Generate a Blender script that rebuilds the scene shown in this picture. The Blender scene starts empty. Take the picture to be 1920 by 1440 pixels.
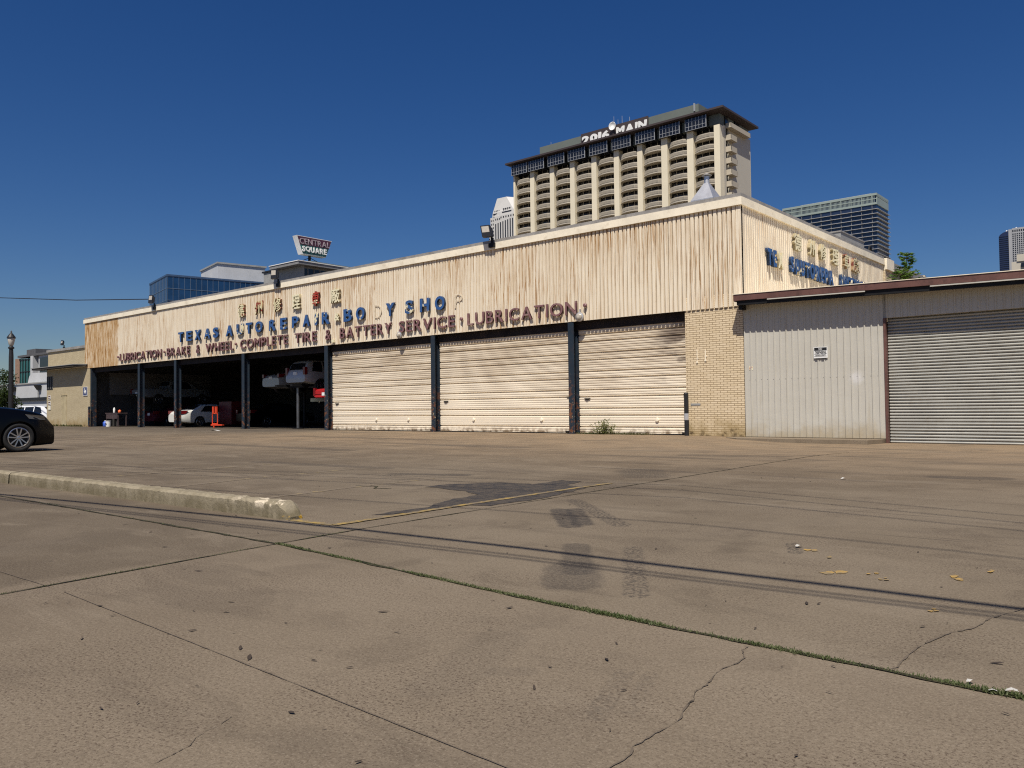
import bpy, bmesh, math, random
from mathutils import Vector, Matrix
random.seed(7)
PI = math.pi
scene = bpy.context.scene
COL = scene.collection

# ------------------------------------------------------------------ camera
cam_d = bpy.data.cameras.new('camera')
cam_d.sensor_fit = 'HORIZONTAL'; cam_d.sensor_width = 36.0
cam_d.lens = 28.47
cam_d.clip_start = 0.05; cam_d.clip_end = 6000
cam = bpy.data.objects.new('camera', cam_d); COL.objects.link(cam)
Rr = Vector((0.76124679, 0.64835518, -0.01178517))
Uu = Vector((0.02789399, -0.01458287, 0.99950451))
Fw = Vector((-0.64786206, 0.76119833, 0.02918637))
M = Matrix((Rr, Uu, -Fw)).transposed().to_4x4()
M.translation = Vector((11.0629, -24.3655, 1.0))
cam.matrix_world = M
scene.camera = cam

# ------------------------------------------------------------------ light
SUN = Vector((0.52, -1.0, 1.80)).normalized()
EL = math.asin(SUN.z); AZ = math.atan2(SUN.x, SUN.y)
world = bpy.data.worlds.new('World'); scene.world = world
world.use_nodes = True
wn = world.node_tree
for n in list(wn.nodes): wn.nodes.remove(n)
sky = wn.nodes.new('ShaderNodeTexSky'); sky.sky_type = 'NISHITA'
sky.sun_disc = False; sky.sun_elevation = EL; sky.sun_rotation = AZ
sky.altitude = 0; sky.air_density = 1.0; sky.dust_density = 0.6; sky.ozone_density = 6.0
bg = wn.nodes.new('ShaderNodeBackground'); bg.inputs[1].default_value = 0.055
wo = wn.nodes.new('ShaderNodeOutputWorld')
hs = wn.nodes.new('ShaderNodeHueSaturation'); hs.inputs['Hue'].default_value = 0.512; hs.inputs['Saturation'].default_value = 1.27; hs.inputs['Value'].default_value = 0.97
wn.links.new(sky.outputs[0], hs.inputs['Color']); wn.links.new(hs.outputs[0], bg.inputs[0]); wn.links.new(bg.outputs[0], wo.inputs[0])
sl = bpy.data.lights.new('sun', 'SUN'); sl.energy = 4.7; sl.angle = math.radians(0.5)
sl.color = (1.0, 0.93, 0.82)
so = bpy.data.objects.new('sun', sl); COL.objects.link(so)
so.rotation_euler = (-SUN).to_track_quat('-Z', 'Y').to_euler()
so.location = (30, -60, 110)
scene.view_settings.view_transform = 'Standard'
scene.view_settings.look = 'None'
scene.view_settings.exposure = 0.22
scene.view_settings.gamma = 1.0
scene.cycles.use_denoising = False
scene.cycles.pixel_filter_type = 'BLACKMAN_HARRIS'; scene.cycles.filter_width = 1.15
scene.cycles.sample_clamp_indirect = 4.0

# ------------------------------------------------------------------ mesh helpers
class MB:
    def __init__(s): s.v = []; s.f = []; s.mi = []; s.cur = 0
    def add(s, vs, fs):
        o = len(s.v); s.v += [tuple(p) for p in vs]
        for f in fs: s.f.append(tuple(i + o for i in f)); s.mi.append(s.cur)
        return s
    def box(s, x0, x1, y0, y1, z0, z1):
        if x0 > x1: x0, x1 = x1, x0
        if y0 > y1: y0, y1 = y1, y0
        if z0 > z1: z0, z1 = z1, z0
        return s.add([(x0,y0,z0),(x1,y0,z0),(x1,y1,z0),(x0,y1,z0),(x0,y0,z1),(x1,y0,z1),(x1,y1,z1),(x0,y1,z1)],
              [(0,3,2,1),(4,5,6,7),(0,1,5,4),(1,2,6,5),(2,3,7,6),(3,0,4,7)])
    def obox(s, c, ax, ay, az):
        c = Vector(c); ax = Vector(ax); ay = Vector(ay); az = Vector(az)
        vs = [c + ax*i + ay*j + az*k for k in (-1,1) for i, j in ((-1,-1),(1,-1),(1,1),(-1,1))]
        return s.add(vs, [(0,3,2,1),(4,5,6,7),(0,1,5,4),(1,2,6,5),(2,3,7,6),(3,0,4,7)])
    def quad(s, a, b, c, d): return s.add([a,b,c,d], [(0,1,2,3)])
    def poly(s, pts): return s.add(pts, [tuple(range(len(pts)))])
    def prism(s, pts, fn0, fn1):
        # pts: 2d outline, fn maps 2d -> 3d for both ends
        n = len(pts)
        vs = [fn0(p) for p in pts] + [fn1(p) for p in pts]
        fs = [tuple(range(n))[::-1], tuple(range(n, 2*n))]
        for i in range(n):
            j = (i+1) % n; fs.append((i, j, n+j, n+i))
        return s.add(vs, fs)
    def tube(s, pts, r, n=8, caps=True):
        pts = [Vector(p) for p in pts]
        if not isinstance(r, (list, tuple)): r = [r]*len(pts)
        vs = []; fs = []
        prev = None
        for i, p in enumerate(pts):
            if i == 0: d = pts[1]-p
            elif i == len(pts)-1: d = p-pts[i-1]
            else: d = (pts[i+1]-pts[i-1])
            d.normalize()
            if prev is None:
                a = d.orthogonal().normalized()
            else:
                a = (prev - d*prev.dot(d)).normalized()
            prev = a
            b = d.cross(a)
            for k in range(n):
                t = 2*PI*k/n
                vs.append(p + (a*math.cos(t)+b*math.sin(t))*r[i])
        for i in range(len(pts)-1):
            for k in range(n):
                k2 = (k+1) % n
                fs.append((i*n+k, i*n+k2, (i+1)*n+k2, (i+1)*n+k))
        if caps:
            fs.append(tuple(range(n))[::-1]); fs.append(tuple((len(pts)-1)*n+k for k in range(n)))
        return s.add(vs, fs)
    def lathe(s, prof, c, axis='Z', n=16):
        # prof: (radius, height) list around an axis through c
        c = Vector(c); vs = []; fs = []
        for r, h in prof:
            for k in range(n):
                t = 2*PI*k/n; a, b = r*math.cos(t), r*math.sin(t)
                if axis == 'Z': q = Vector((a, b, h))
                elif axis == 'X': q = Vector((h, a, b))
                else: q = Vector((b, h, a))
                vs.append(c+q)
        m = len(prof)
        for i in range(m-1):
            for k in range(n):
                k2 = (k+1) % n
                fs.append((i*n+k, i*n+k2, (i+1)*n+k2, (i+1)*n+k))
        fs.append(tuple(range(n))[::-1]); fs.append(tuple((m-1)*n+k for k in range(n)))
        return s.add(vs, fs)
    def mesh(s, name, smooth=False):
        me = bpy.data.meshes.new(name); me.from_pydata(s.v, [], s.f)
        if smooth: me.polygons.foreach_set('use_smooth', [True]*len(me.polygons))
        if any(s.mi): me.polygons.foreach_set('material_index', s.mi)
        me.update(); return me
    def build(s, name, mat, parent=None, smooth=False, fix=True, **kw):
        me = s.mesh(name, smooth)
        if fix:
            bm = bmesh.new(); bm.from_mesh(me)
            bmesh.ops.recalc_face_normals(bm, faces=bm.faces); bm.to_mesh(me); bm.free()
        return link(name, me, mat, parent, **kw)

def link(name, me, mat, parent=None, **kw):
    for m in (mat if isinstance(mat, (list, tuple)) else [mat]): me.materials.append(m)
    o = bpy.data.objects.new(name, me); COL.objects.link(o)
    if parent: o.parent = parent
    tag(o, **kw)
    return o
def tag(o, label=None, cat=None, group=None, kind=None):
    if label: o['label'] = label
    if cat: o['category'] = cat
    if group: o['group'] = group
    if kind: o['kind'] = kind
    return o
def thing(name, label, cat, loc=(0,0,0), rz=0, group=None):
    o = bpy.data.objects.new(name, None); COL.objects.link(o)
    o.location = loc; o.rotation_euler = (0,0,rz); o.empty_display_size = 0.3
    # children are authored in local space of the empty
    return tag(o, label, cat, group)
def kids(o): return [c for c in bpy.data.objects if c.parent == o]
def copy_tree(o, parent=None):
    c = o.copy(); COL.objects.link(c)
    if parent: c.parent = parent
    for ch in kids(o): copy_tree(ch, c)
    return c
def struct(name, mb, mat, **kw): return mb.build(name, mat, kind='structure', **kw)

# ------------------------------------------------------------------ material helpers
class NT:
    def __init__(s, name):
        s.m = bpy.data.materials.new(name); s.m.use_nodes = True
        s.t = s.m.node_tree; s.p = s.t.nodes['Principled BSDF']
        s.pos = s.n('ShaderNodeNewGeometry').outputs['Position']
    def n(s, ty, **kw):
        nd = s.t.nodes.new(ty)
        for k, v in kw.items(): setattr(nd, k, v)
        return nd
    def setin(s, sock, v):
        if isinstance(v, bpy.types.NodeSocket): s.t.links.new(v, sock)
        else:
            if sock.type == 'RGBA' and len(v) == 3: v = (*v, 1)
            sock.default_value = v
    def math(s, op, a, b=None, c=None, clamp=False):
        nd = s.n('ShaderNodeMath', operation=op, use_clamp=clamp)
        for i, v in enumerate((a, b, c)):
            if v is not None: s.setin(nd.inputs[i], v)
        return nd.outputs[0]
    def scale(s, v, sc):
        nd = s.n('ShaderNodeVectorMath', operation='MULTIPLY'); s.setin(nd.inputs[0], v); nd.inputs[1].default_value = sc
        return nd.outputs[0]
    def addv(s, v, w):
        nd = s.n('ShaderNodeVectorMath', operation='ADD'); s.setin(nd.inputs[0], v); s.setin(nd.inputs[1], w)
        return nd.outputs[0]
    def noise(s, scale=1, detail=4, rough=.55, vec=None, dist=0, out='Fac'):
        nd = s.n('ShaderNodeTexNoise'); s.setin(nd.inputs['Vector'], vec if vec is not None else s.pos)
        nd.inputs['Scale'].default_value = scale; nd.inputs['Detail'].default_value = detail
        nd.inputs['Roughness'].default_value = rough; nd.inputs['Distortion'].default_value = dist
        return nd.outputs[out]
    def voro(s, scale=1, vec=None, feature='F1', out='Distance', rnd=1.0):
        nd = s.n('ShaderNodeTexVoronoi', feature=feature); s.setin(nd.inputs['Vector'], vec if vec is not None else s.pos)
        nd.inputs['Scale'].default_value = scale; nd.inputs['Randomness'].default_value = rnd
        return nd.outputs[out]
    def step(s, v, a, b, lo=0.0, hi=1.0):
        nd = s.n('ShaderNodeMapRange', interpolation_type='SMOOTHSTEP'); s.setin(nd.inputs[0], v)
        nd.inputs[1].default_value = a; nd.inputs[2].default_value = b
        nd.inputs[3].default_value = lo; nd.inputs[4].default_value = hi
        return nd.outputs[0]
    def mix(s, f, a, b, mode='MIX'):
        nd = s.n('ShaderNodeMix', data_type='RGBA', blend_type=mode)
        s.setin(nd.inputs[0], f); s.setin(nd.inputs[6], a); s.setin(nd.inputs[7], b)
        return nd.outputs[2]
    def sep(s):
        nd = s.n('ShaderNodeSeparateXYZ'); s.t.links.new(s.pos, nd.inputs[0]); return nd.outputs
    def comb(s, x, y, z):
        nd = s.n('ShaderNodeCombineXYZ')
        for i, v in enumerate((x, y, z)): s.setin(nd.inputs[i], v)
        return nd.outputs[0]
    def out(s, col, rough=.6, metal=0.0, bump=None, bs=.3, bd=.02, spec=None, **kw):
        s.setin(s.p.inputs['Base Color'], col); s.setin(s.p.inputs['Roughness'], rough); s.setin(s.p.inputs['Metallic'], metal)
        if spec is not None: s.p.inputs['Specular IOR Level'].default_value = spec
        for k, v in kw.items(): s.setin(s.p.inputs[k], v)
        if bump is not None:
            b = s.n('ShaderNodeBump'); b.inputs['Strength'].default_value = bs; b.inputs['Distance'].default_value = bd
            s.setin(b.inputs['Height'], bump); s.t.links.new(b.outputs[0], s.p.inputs['Normal'])
        return s.m
def paint(name, col, rough=.5, metal=0.0, var=.18, vs=2.5, dirt=None, dirt_amt=.35, spec=None, **kw):
    t = NT(name)
    n1 = t.noise(vs, 5); n2 = t.noise(vs*9, 3)
    f = t.math('MULTIPLY_ADD', n1, .7, t.math('MULTIPLY', n2, .3))
    lo = tuple(c*(1-var) for c in col); hi = tuple(min(1, c*(1+var)) for c in col)
    c = t.mix(t.step(f, .3, .7), lo, hi)
    if dirt: c = t.mix(t.math('MULTIPLY', t.step(t.noise(vs*2.3, 6, .65), .52, .72), dirt_amt), c, dirt)
    return t.out(c, rough, metal, spec=spec, **kw)

MARKS = [  # tyre scuffs and drips on the lot: start, end, half width, strength, grain along the mark
    ((6.28, -18.05), (7.00, -18.85), .10, .85, 1), ((6.38, -17.95), (7.02, -18.70), .09, .80, 1),
    ((5.90, -17.30), (7.30, -18.55), .09, .55, 2), ((7.60, -19.60), (8.15, -20.35), .10, .42, 0), ((8.05, -20.25), (8.32, -20.65), .17, .38, 0),
    ((7.98, -19.45), (8.75, -20.65), .07, .45, 2), ((9.38, -21.75), (9.54, -22.18), .04, .20, 2), ((9.47, -21.72), (9.62, -22.1), .03, .14, 2),
    ((4.4, -13.5), (5.0, -14.3), .35, .5, 2), ((1.6, -16.0), (2.6, -15.6), .16, .5, 0), ((8.4, -12.3), (9.0, -12.2), .22, .4, 0), ((10.2, -16.2), (11.2, -16.0), .14, .35, 0),
    ((3.2, -9.6), (4.8, -9.2), .3, .35, 0), ((8.95, -18.95), (8.80, -18.62), .05, .55, 2), ((8.72, -21.70), (8.95, -22.3), .12, .09, 0), ((9.0, -22.05), (9.08, -21.98), .05, .12, 0),
    ((-8, -8.5), (-2, -8.8), .35, .35, 0), ((-12, -11.5), (-5, -11.8), .30, .40, 0), ((-16, -6.0), (-7, -6.3), .4, .35, 0), ((-3, -15.5), (.5, -15.3), .18, .35, 0)]
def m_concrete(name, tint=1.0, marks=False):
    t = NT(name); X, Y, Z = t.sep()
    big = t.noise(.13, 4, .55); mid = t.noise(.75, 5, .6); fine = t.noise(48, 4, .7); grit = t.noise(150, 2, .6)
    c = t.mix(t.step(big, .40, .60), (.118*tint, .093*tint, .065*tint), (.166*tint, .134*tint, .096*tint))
    c = t.mix(t.math('MULTIPLY', t.step(mid, .44, .60), .45), c, (.196*tint, .160*tint, .117*tint))
    c = t.mix(t.math('MULTIPLY', t.step(t.noise(1.7, 6, .66, dist=.5), .52, .66), .38), c, (.088*tint, .069*tint, .049*tint))
    # silt where water runs off near the building
    if marks:
        near = t.math('MULTIPLY', t.step(Y, -16.5, -5), t.step(t.math('ADD', X, t.math('MULTIPLY', mid, 6)), -24, -8))
        c = t.mix(t.math('MULTIPLY', near, t.step(mid, .33, .7, .5, .92)), c, (.285*tint, .205*tint, .128*tint))
        bay = t.math('MULTIPLY', t.step(X, -19, -24), t.step(t.math('ADD', Y, t.math('MULTIPLY', mid, 4)), -5.5, .5))
        c = t.mix(t.math('MULTIPLY', bay, .75), c, (.085*tint, .072*tint, .058*tint))
        st = t.noise(1.0, 5, .6, vec=t.scale(t.pos, (.16, 1.3, 1)), dist=.3)
        far = t.step(Y, -19.8, -17.5)
        c = t.mix(t.math('MULTIPLY', far, t.math('MULTIPLY', t.step(st, .54, .68), .55)), c, (.082*tint, .066*tint, .051*tint))
        st2 = t.noise(1.0, 6, .7, vec=t.scale(t.pos, (.10, 1.6, 1)), dist=.5)
        c = t.mix(t.math('MULTIPLY', far, t.math('MULTIPLY', t.step(st2, .60, .66), .6)), c, (.055*tint, .045*tint, .037*tint))
        st4 = t.noise(1.0, 4, .6, vec=t.scale(t.pos, (.9, .16, 1)), dist=.2)
        c = t.mix(t.math('MULTIPLY', t.step(st4, .56, .70), .30), c, (.105*tint, .084*tint, .063*tint))
        slab = t.math('MULTIPLY', t.step(X, 5.74, 5.70), t.step(Y, -20.0, -20.6))
        c = t.mix(t.math('MULTIPLY', slab, .30), c, (.085*tint, .068*tint, .049*tint))
        slab2 = t.math('MULTIPLY', t.step(X, 5.76, 5.82), t.step(Y, -21.02, -21.10))
        c = t.mix(t.math('MULTIPLY', slab2, .20), c, (.235*tint, .188*tint, .140*tint))
        wash = t.noise(1.0, 5, .65, vec=t.scale(t.pos, (.55, 1.6, 1)), dist=.6)
        c = t.mix(t.math('MULTIPLY', t.step(wash, .54, .68), .42), c, (.225*tint, .186*tint, .139*tint))
        c = t.mix(t.math('MULTIPLY', t.step(wash, .46, .34), .35), c, (.086*tint, .068*tint, .050*tint))
        oil = t.voro(.42, vec=t.addv(t.pos, t.scale(t.noise(1.6, 4, out='Color'), (.8, .8, .8))))
        c = t.mix(t.math('MULTIPLY', t.step(oil, .14, .04), .35), c, (.045, .038, .032))
        wob = t.math('MULTIPLY_ADD', t.noise(9, 5, .7), .22, -.11)
        tread = t.step(t.noise(1, 3, .6, vec=t.scale(t.pos, (38, 38, 1))), .42, .60)
        scr = t.step(t.noise(1, 4, .7, vec=t.scale(t.pos, (11, 30, 1))), .44, .60)
        for (ax, ay), (bx, by), w, k, g in MARKS:
            L = math.hypot(bx-ax, by-ay); d = ((bx-ax)/L, (by-ay)/L)
            sb = t.n('ShaderNodeVectorMath', operation='SUBTRACT'); t.t.links.new(t.pos, sb.inputs[0]); sb.inputs[1].default_value = (ax, ay, 0)
            dt = t.n('ShaderNodeVectorMath', operation='DOT_PRODUCT'); t.t.links.new(sb.outputs[0], dt.inputs[0]); dt.inputs[1].default_value = (d[0], d[1], 0)
            tt = t.math('MINIMUM', t.math('MAXIMUM', dt.outputs['Value'], 0.0), L)
            cp = t.comb(t.math('MULTIPLY', tt, d[0]), t.math('MULTIPLY', tt, d[1]), 0.0)
            ds = t.n('ShaderNodeVectorMath', operation='DISTANCE'); t.t.links.new(sb.outputs[0], ds.inputs[0]); t.t.links.new(cp, ds.inputs[1])
            m = t.step(t.math('ADD', ds.outputs['Value'], t.math('MULTIPLY', wob, w*4)), w*1.25, w*.75, 0, min(.95, k*1.45))
            if g == 2: m = t.math('MULTIPLY', m, tread)
            elif g == 1: m = t.math('MULTIPLY', m, t.math('MULTIPLY_ADD', scr, .45, .55))
            else: m = t.math('MULTIPLY', m, t.math('MULTIPLY_ADD', tread, .4, .6))
            c = t.mix(m, c, (.034, .031, .030))
    # aggregate
    c = t.mix(t.step(fine, .30, .70), t.mix(1.0, c, (.89, .88, .86), 'MULTIPLY'), t.mix(1.0, c, (1.12, 1.115, 1.11), 'MULTIPLY'))
    pitmask = t.step(t.noise(1.1, 4), .42, .62)
    pit2 = t.noise(78, 3, .7)
    c = t.mix(t.math('MULTIPLY', t.step(pit2, .52, .63), t.math('MULTIPLY_ADD', pitmask, .50, .34)), c, (.058*tint, .038*tint, .027*tint))
    c = t.mix(t.math('MULTIPLY', t.step(grit, .54, .66), .45), c, (.060*tint, .047*tint, .035*tint))
    lite = t.step(t.noise(110, 2, .6), .55, .68)
    c = t.mix(t.math('MULTIPLY', lite, .30), c, (.34, .29, .225))
    fl = t.voro(3.2, vec=t.scale(t.pos, (1, 1, 0)))
    c = t.mix(t.step(fl, .030, .016, 0, .8), c, (.024, .019, .015))
    h = t.math('MULTIPLY_ADD', pit2, -.6, t.math('MULTIPLY', fine, .5))
    return t.out(c, .9, 0, bump=h, bs=.24, bd=.006, spec=.2)

def m_cladding(name, axis=0, rusty=True, groove=False):
    t = NT(name); X, Y, Z = t.sep()
    U = X if axis == 0 else Y
    c = t.mix(t.noise(.8, 3), (.79, .69, .54), (.86, .78, .63))
    # sheets differ: 1D cells along the wall
    cell = t.voro(.9, vec=t.comb(U, 0.0, 0.0), out='Color')
    s1 = t.n('ShaderNodeSeparateColor'); t.t.links.new(cell, s1.inputs[0])
    c = t.mix(t.math('MULTIPLY', s1.outputs[0], .16), c, (.66, .55, .40))
    # rust streaks
    v = t.comb(t.math('MULTIPLY', U, 7.0), 0.0, t.math('MULTIPLY', Z, .55))
    st = t.noise(1.0, 5, .62, vec=v)
    zone = t.noise(.28, 3, .5, vec=t.comb(U, 0.0, t.math('MULTIPLY', Z, .6)))
    amt = t.math('MULTIPLY', t.step(st, .44, .66), t.step(zone, .34, .60, .25, 1.0))
    k = .42 if rusty else .22
    c = t.mix(t.math('MULTIPLY', amt, k), c, (.54, .375, .19))
    v2 = t.comb(t.math('MULTIPLY', U, 27.0), 3.0, t.math('MULTIPLY', Z, .62))
    st2 = t.noise(1.0, 6, .7, vec=v2)
    c = t.mix(t.math('MULTIPLY', t.math('MULTIPLY', t.step(st2, .51, .60), t.step(zone, .42, .56, .18, 1.0)), .95 if rusty else .5), c, (.38, .20, .065))
    td = t.noise(1.0, 5, .7, vec=t.comb(t.math('MULTIPLY', U, 19.0), 5.0, t.math('MULTIPLY', Z, .35)))
    c = t.mix(t.math('MULTIPLY', t.math('MULTIPLY', t.step(Z, 5.4, 7.3), t.step(td, .50, .62)), .66 if rusty else .25), c, (.40, .24, .10))
    if axis == 0:
        e = t.math('ADD', X, t.math('MULTIPLY_ADD', t.noise(1.2, 3), .8, -.4))
        left = t.step(e, -44.55, -44.75)
        lr = t.noise(1.0, 6, .7, vec=t.comb(t.math('MULTIPLY', U, 5.0), 0.0, t.math('MULTIPLY', Z, .9)))
        c = t.mix(t.math('MULTIPLY', left, t.step(lr, .36, .60, .25, .95)), c, t.mix(t.step(lr, .5, .66), (.47, .27, .09), (.26, .12, .035)))
    c = t.mix(t.math('MULTIPLY', t.step(t.noise(11, 4, .7), .62, .72), .35), c, (.40, .30, .19))
    if groove: c = t.mix(t.step(t.noise(1.0, 5, .65, vec=t.comb(t.math('MULTIPLY', U, 6.0), 9.0, t.math('MULTIPLY', Z, .7))), .35, .65, .82, .97), c, (.115, .078, .043))  # groove floors: dirt plus a painted dark tone for recess shade
    return t.out(c, .62, 0, spec=.3, bump=t.noise(2.0, 3), bs=.25, bd=.02)

def m_brick(name, base=(.74, .61, .425), dark=(.66, .53, .345), mortar=(.20, .135, .07), w=.236, h=.07, plane='xz', dirt=True, ms=.011):
    t = NT(name); X, Y, Z = t.sep()
    v = t.comb(X if plane == 'xz' else Y, Z, 0.0)
    b = t.n('ShaderNodeTexBrick'); t.setin(b.inputs['Vector'], v)
    b.inputs['Scale'].default_value = 1; b.inputs['Mortar Size'].default_value = ms; b.inputs['Mortar Smooth'].default_value = .2
    b.inputs['Brick Width'].default_value = w; b.inputs['Row Height'].default_value = h
    t.setin(b.inputs['Color1'], base); t.setin(b.inputs['Color2'], dark); t.setin(b.inputs['Mortar'], mortar)
    c = t.mix(t.math('MULTIPLY', t.noise(3, 5, .6), .35), b.outputs['Color'], (.72, .60, .42))
    if dirt:
        low = t.math('ADD', Z, t.math('MULTIPLY_ADD', t.noise(2.2, 5, .65), 1.5, -.75))
        c = t.mix(t.step(low, .75, .0, 0, .75), c, (.30, .215, .095))
        c = t.mix(t.math('MULTIPLY', t.step(low, .22, -.1), t.step(t.noise(6, 4), .4, .6)), c, (.09, .062, .034))
    return t.out(c, .85, 0, bump=b.outputs['Fac'], bs=-.5, bd=.008, spec=.2)

def m_door(name):
    t = NT(name); X, Y, Z = t.sep()
    c = t.mix(t.noise(1.1, 4), (.80, .71, .56), (.86, .77, .63))
    st = t.noise(1.0, 5, .65, vec=t.scale(t.pos, (.7, 1, 16)))
    st3 = t.noise(1.0, 4, .6, vec=t.scale(t.pos, (.35, 1, 5)))
    zz = t.math('ADD', Z, t.math('MULTIPLY_ADD', t.noise(.5, 4), 2.4, -1.2))
    g = t.step(zz, .9, 3.6, .10, 1.0)
    c = t.mix(t.math('MULTIPLY', g, t.step(st3, .28, .66, .25, .88)), c, (.50, .405, .29))
    c = t.mix(t.math('MULTIPLY', g, t.step(st, .50, .70, 0, .62)), c, (.24, .18, .125))
    sm = t.noise(.8, 5, .6, vec=t.scale(t.pos, (.6, 1, 1.6)))
    rt = t.step(X, -4.2, -2.3)
    c = t.mix(t.math('MULTIPLY', t.math('MULTIPLY', t.step(sm, .48, .64), rt), t.step(Z, 1.3, 2.3)), c, (.17, .13, .10))
    c = t.mix(t.math('MULTIPLY', t.step(Z, .30, .02), t.step(t.noise(5, 4), .4, .65)), c, (.25, .18, .11))
    drip = t.noise(1.0, 5, .7, vec=t.scale(t.pos, (11, 1, .5)))
    c = t.mix(t.step(drip, .66, .76, 0, .4), c, (.35, .25, .15))
    return t.out(c, .6, 0, spec=.3)

def m_post(name):
    t = NT(name); X, Y, Z = t.sep()
    c = t.mix(t.noise(3, 4), (.012, .019, .031), (.022, .036, .052))
    r = t.noise(4.0, 6, .72); up = t.step(Z, 2.4, .8, .05, 1.0)
    c = t.mix(t.math('MULTIPLY', up, t.step(r, .50, .60)), c, (.15, .062, .030))
    c = t.mix(t.math('MULTIPLY', up, t.step(t.noise(9, 6, .7), .60, .66)), c, (.42, .36, .24))
    return t.out(c, .5, 0, spec=.4)

def m_shed(name):
    t = NT(name); X, Y, Z = t.sep()
    c = t.mix(t.noise(.7, 4), (.465, .445, .390), (.54, .52, .465))
    v = t.noise(1.0, 5, .6, vec=t.scale(t.pos, (6, 6, .5)))
    c = t.mix(t.step(v, .56, .75, 0, .35), c, (.36, .31, .22))
    low = t.math('ADD', Z, t.math('MULTIPLY_ADD', t.noise(2, 5, .65), 1.2, -.6))
    c = t.mix(t.step(low, .55, -.1, 0, .75), c, (.38, .31, .20))
    d = t.n('ShaderNodeVectorMath', operation='DISTANCE'); t.t.links.new(t.pos, d.inputs[0]); d.inputs[1].default_value = (3.45, 0, 1.75)
    c = t.mix(t.step(t.math('ADD', d.outputs[1], t.math('MULTIPLY', t.noise(8, 4), .2)), .38, .12, 0, .5), c, (.72, .72, .74))
    return t.out(c, .5, 0, spec=.35, bump=t.noise(3, 2), bs=.25, bd=.02)

def m_kerb(name):
    t = NT(name); X, Y, Z = t.sep()
    n = t.noise(5, 6, .65); 
    c = t.mix(t.step(n, .35, .65), (.20, .17, .115), (.285, .245, .175))
    moss = t.noise(1.0, 6, .65, vec=t.scale(t.pos, (9, 3, 2.5)))
    face = t.step(t.math('ADD', Z, t.math('MULTIPLY', n, .05)), .165, .06)
    c = t.mix(t.math('MULTIPLY', face, t.step(moss, .36, .66, .25, .65)), c, (.105, .085, .045))
    chip = t.math('MULTIPLY', t.step(t.noise(7, 5, .6), .5, .56), t.math('MULTIPLY', t.step(X, 3.6, 4.2), t.step(Z, .07, .12)))
    c = t.mix(chip, c, (.58, .50, .38))
    c = t.mix(t.step(t.noise(38, 3, .7), .62, .74, 0, .8), c, (.07, .055, .035))
    yel = t.math('MULTIPLY', t.step(X, 4.60, 4.66), t.math('MULTIPLY', t.step(Z, .045, .02), t.step(t.noise(22, 4), .53, .58)))
    c = t.mix(yel, c, (.55, .33, .04))
    return t.out(c, .92, 0, bump=t.noise(30, 5, .7), bs=.7, bd=.012, spec=.2)

def m_chippaint(name, col, under, amt=.5, rough=.8):
    t = NT(name)
    f = t.step(t.noise(7, 7, .72), .40+.2*(1-amt), .52+.2*(1-amt))
    g = t.step(t.noise(55, 3, .7), .35, .6, .6, 1)
    t2 = t.mix(t.math('MULTIPLY', f, g), under, col)
    return t.out(t2, rough, 0, spec=.2)

def m_letter(name, col, cream, amt, hi=None):
    t = NT(name)
    c = t.mix(t.noise(2.5, 4), tuple(x*.85 for x in col), tuple(min(1, x*1.2) for x in col))
    f = t.step(t.noise(4.2, 5, .6), .62-.22*amt, .66-.22*amt)
    c = t.mix(f, c, cream)
    return t.out(c, .45, 0, spec=.4)

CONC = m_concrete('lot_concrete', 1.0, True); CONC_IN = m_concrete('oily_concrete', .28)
SLAB = m_concrete('pale_concrete', 1.35)
CLAD = m_cladding('rusty_cladding', 0, True); CLADS = m_cladding('side_cladding_paint', 1, False)
CLADG = m_cladding('rusty_shaded_groove', 0, True, True); CLADSG = m_cladding('side_groove', 1, False, True)
TRIM = paint('trim_paint', (.86, .78, .62), .55, 0, .10, 1.3, (.5, .4, .27), .4)
CAPM = paint('grey_cap_metal', (.30, .285, .265), .5, .1, .22, 2, (.15, .13, .11), .5)
BRICK = m_brick('cream_brick'); BRICKA = m_brick('annex_brick', (.50, .43, .285), (.44, .37, .235), (.13, .10, .055))
BRICKY = m_brick('cream_brick_side', plane='yz')
DOOR = m_door('sooty_door_paint'); POST = m_post('navy_post_paint')
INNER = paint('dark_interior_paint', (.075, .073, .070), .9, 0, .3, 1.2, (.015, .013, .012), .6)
INNERL = paint('grey_interior_panel', (.20, .19, .185), .8, 0, .2, 1.2)
DARK = paint('black_steel', (.010, .010, .011), .6, 0, .3, 4, spec=.25)
HEADM = paint('header_shade_paint', (.022, .017, .017), .7, 0, .4, 3, (.05, .03, .02), .5, spec=.2)
SHED = m_shed('shed_panel_paint')
SHUT = paint('shutter_grey', (.41, .405, .37), .42, .25, .10, 1.5, (.30, .27, .22), .35)
SHUTDK = paint('shutter_backing', (.05, .05, .05), .8)
MAROON = paint('maroon_eave_paint', (.125, .058, .047), .55, 0, .22, 2.2, (.05, .025, .02), .5)
MAROONL = [m_letter('faded_maroon_face', (.205, .105, .108), (.28, .18, .16), .25), m_letter('maroon_return', (.062, .020, .024), (.10, .05, .045), .25)]
CREAML_ = paint('letter_can_cream', (.80, .74, .52), .55, 0, .12, 5, (.35, .25, .12), .5)
CREAML = [CREAML_, paint('letter_can_side', (.36, .30, .18), .6, 0, .2, 5)]
BLUEL = [m_letter('blue_letter_face', (.034, .095, .260), (.70, .63, .42), .02), m_letter('blue_letter_return', (.014, .034, .085), (.60, .53, .36), .15)]
BLUEF = [m_letter('flaked_blue_face', (.034, .090, .230), (.72, .66, .44), .5), m_letter('flaked_blue_return', (.014, .034, .085), (.60, .53, .36), .3)]
REDL = [m_letter('red_letter_face', (.36, .045, .025), (.74, .66, .44), .40), m_letter('red_letter_return', (.13, .02, .015), (.4, .3, .2), .3)]
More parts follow.
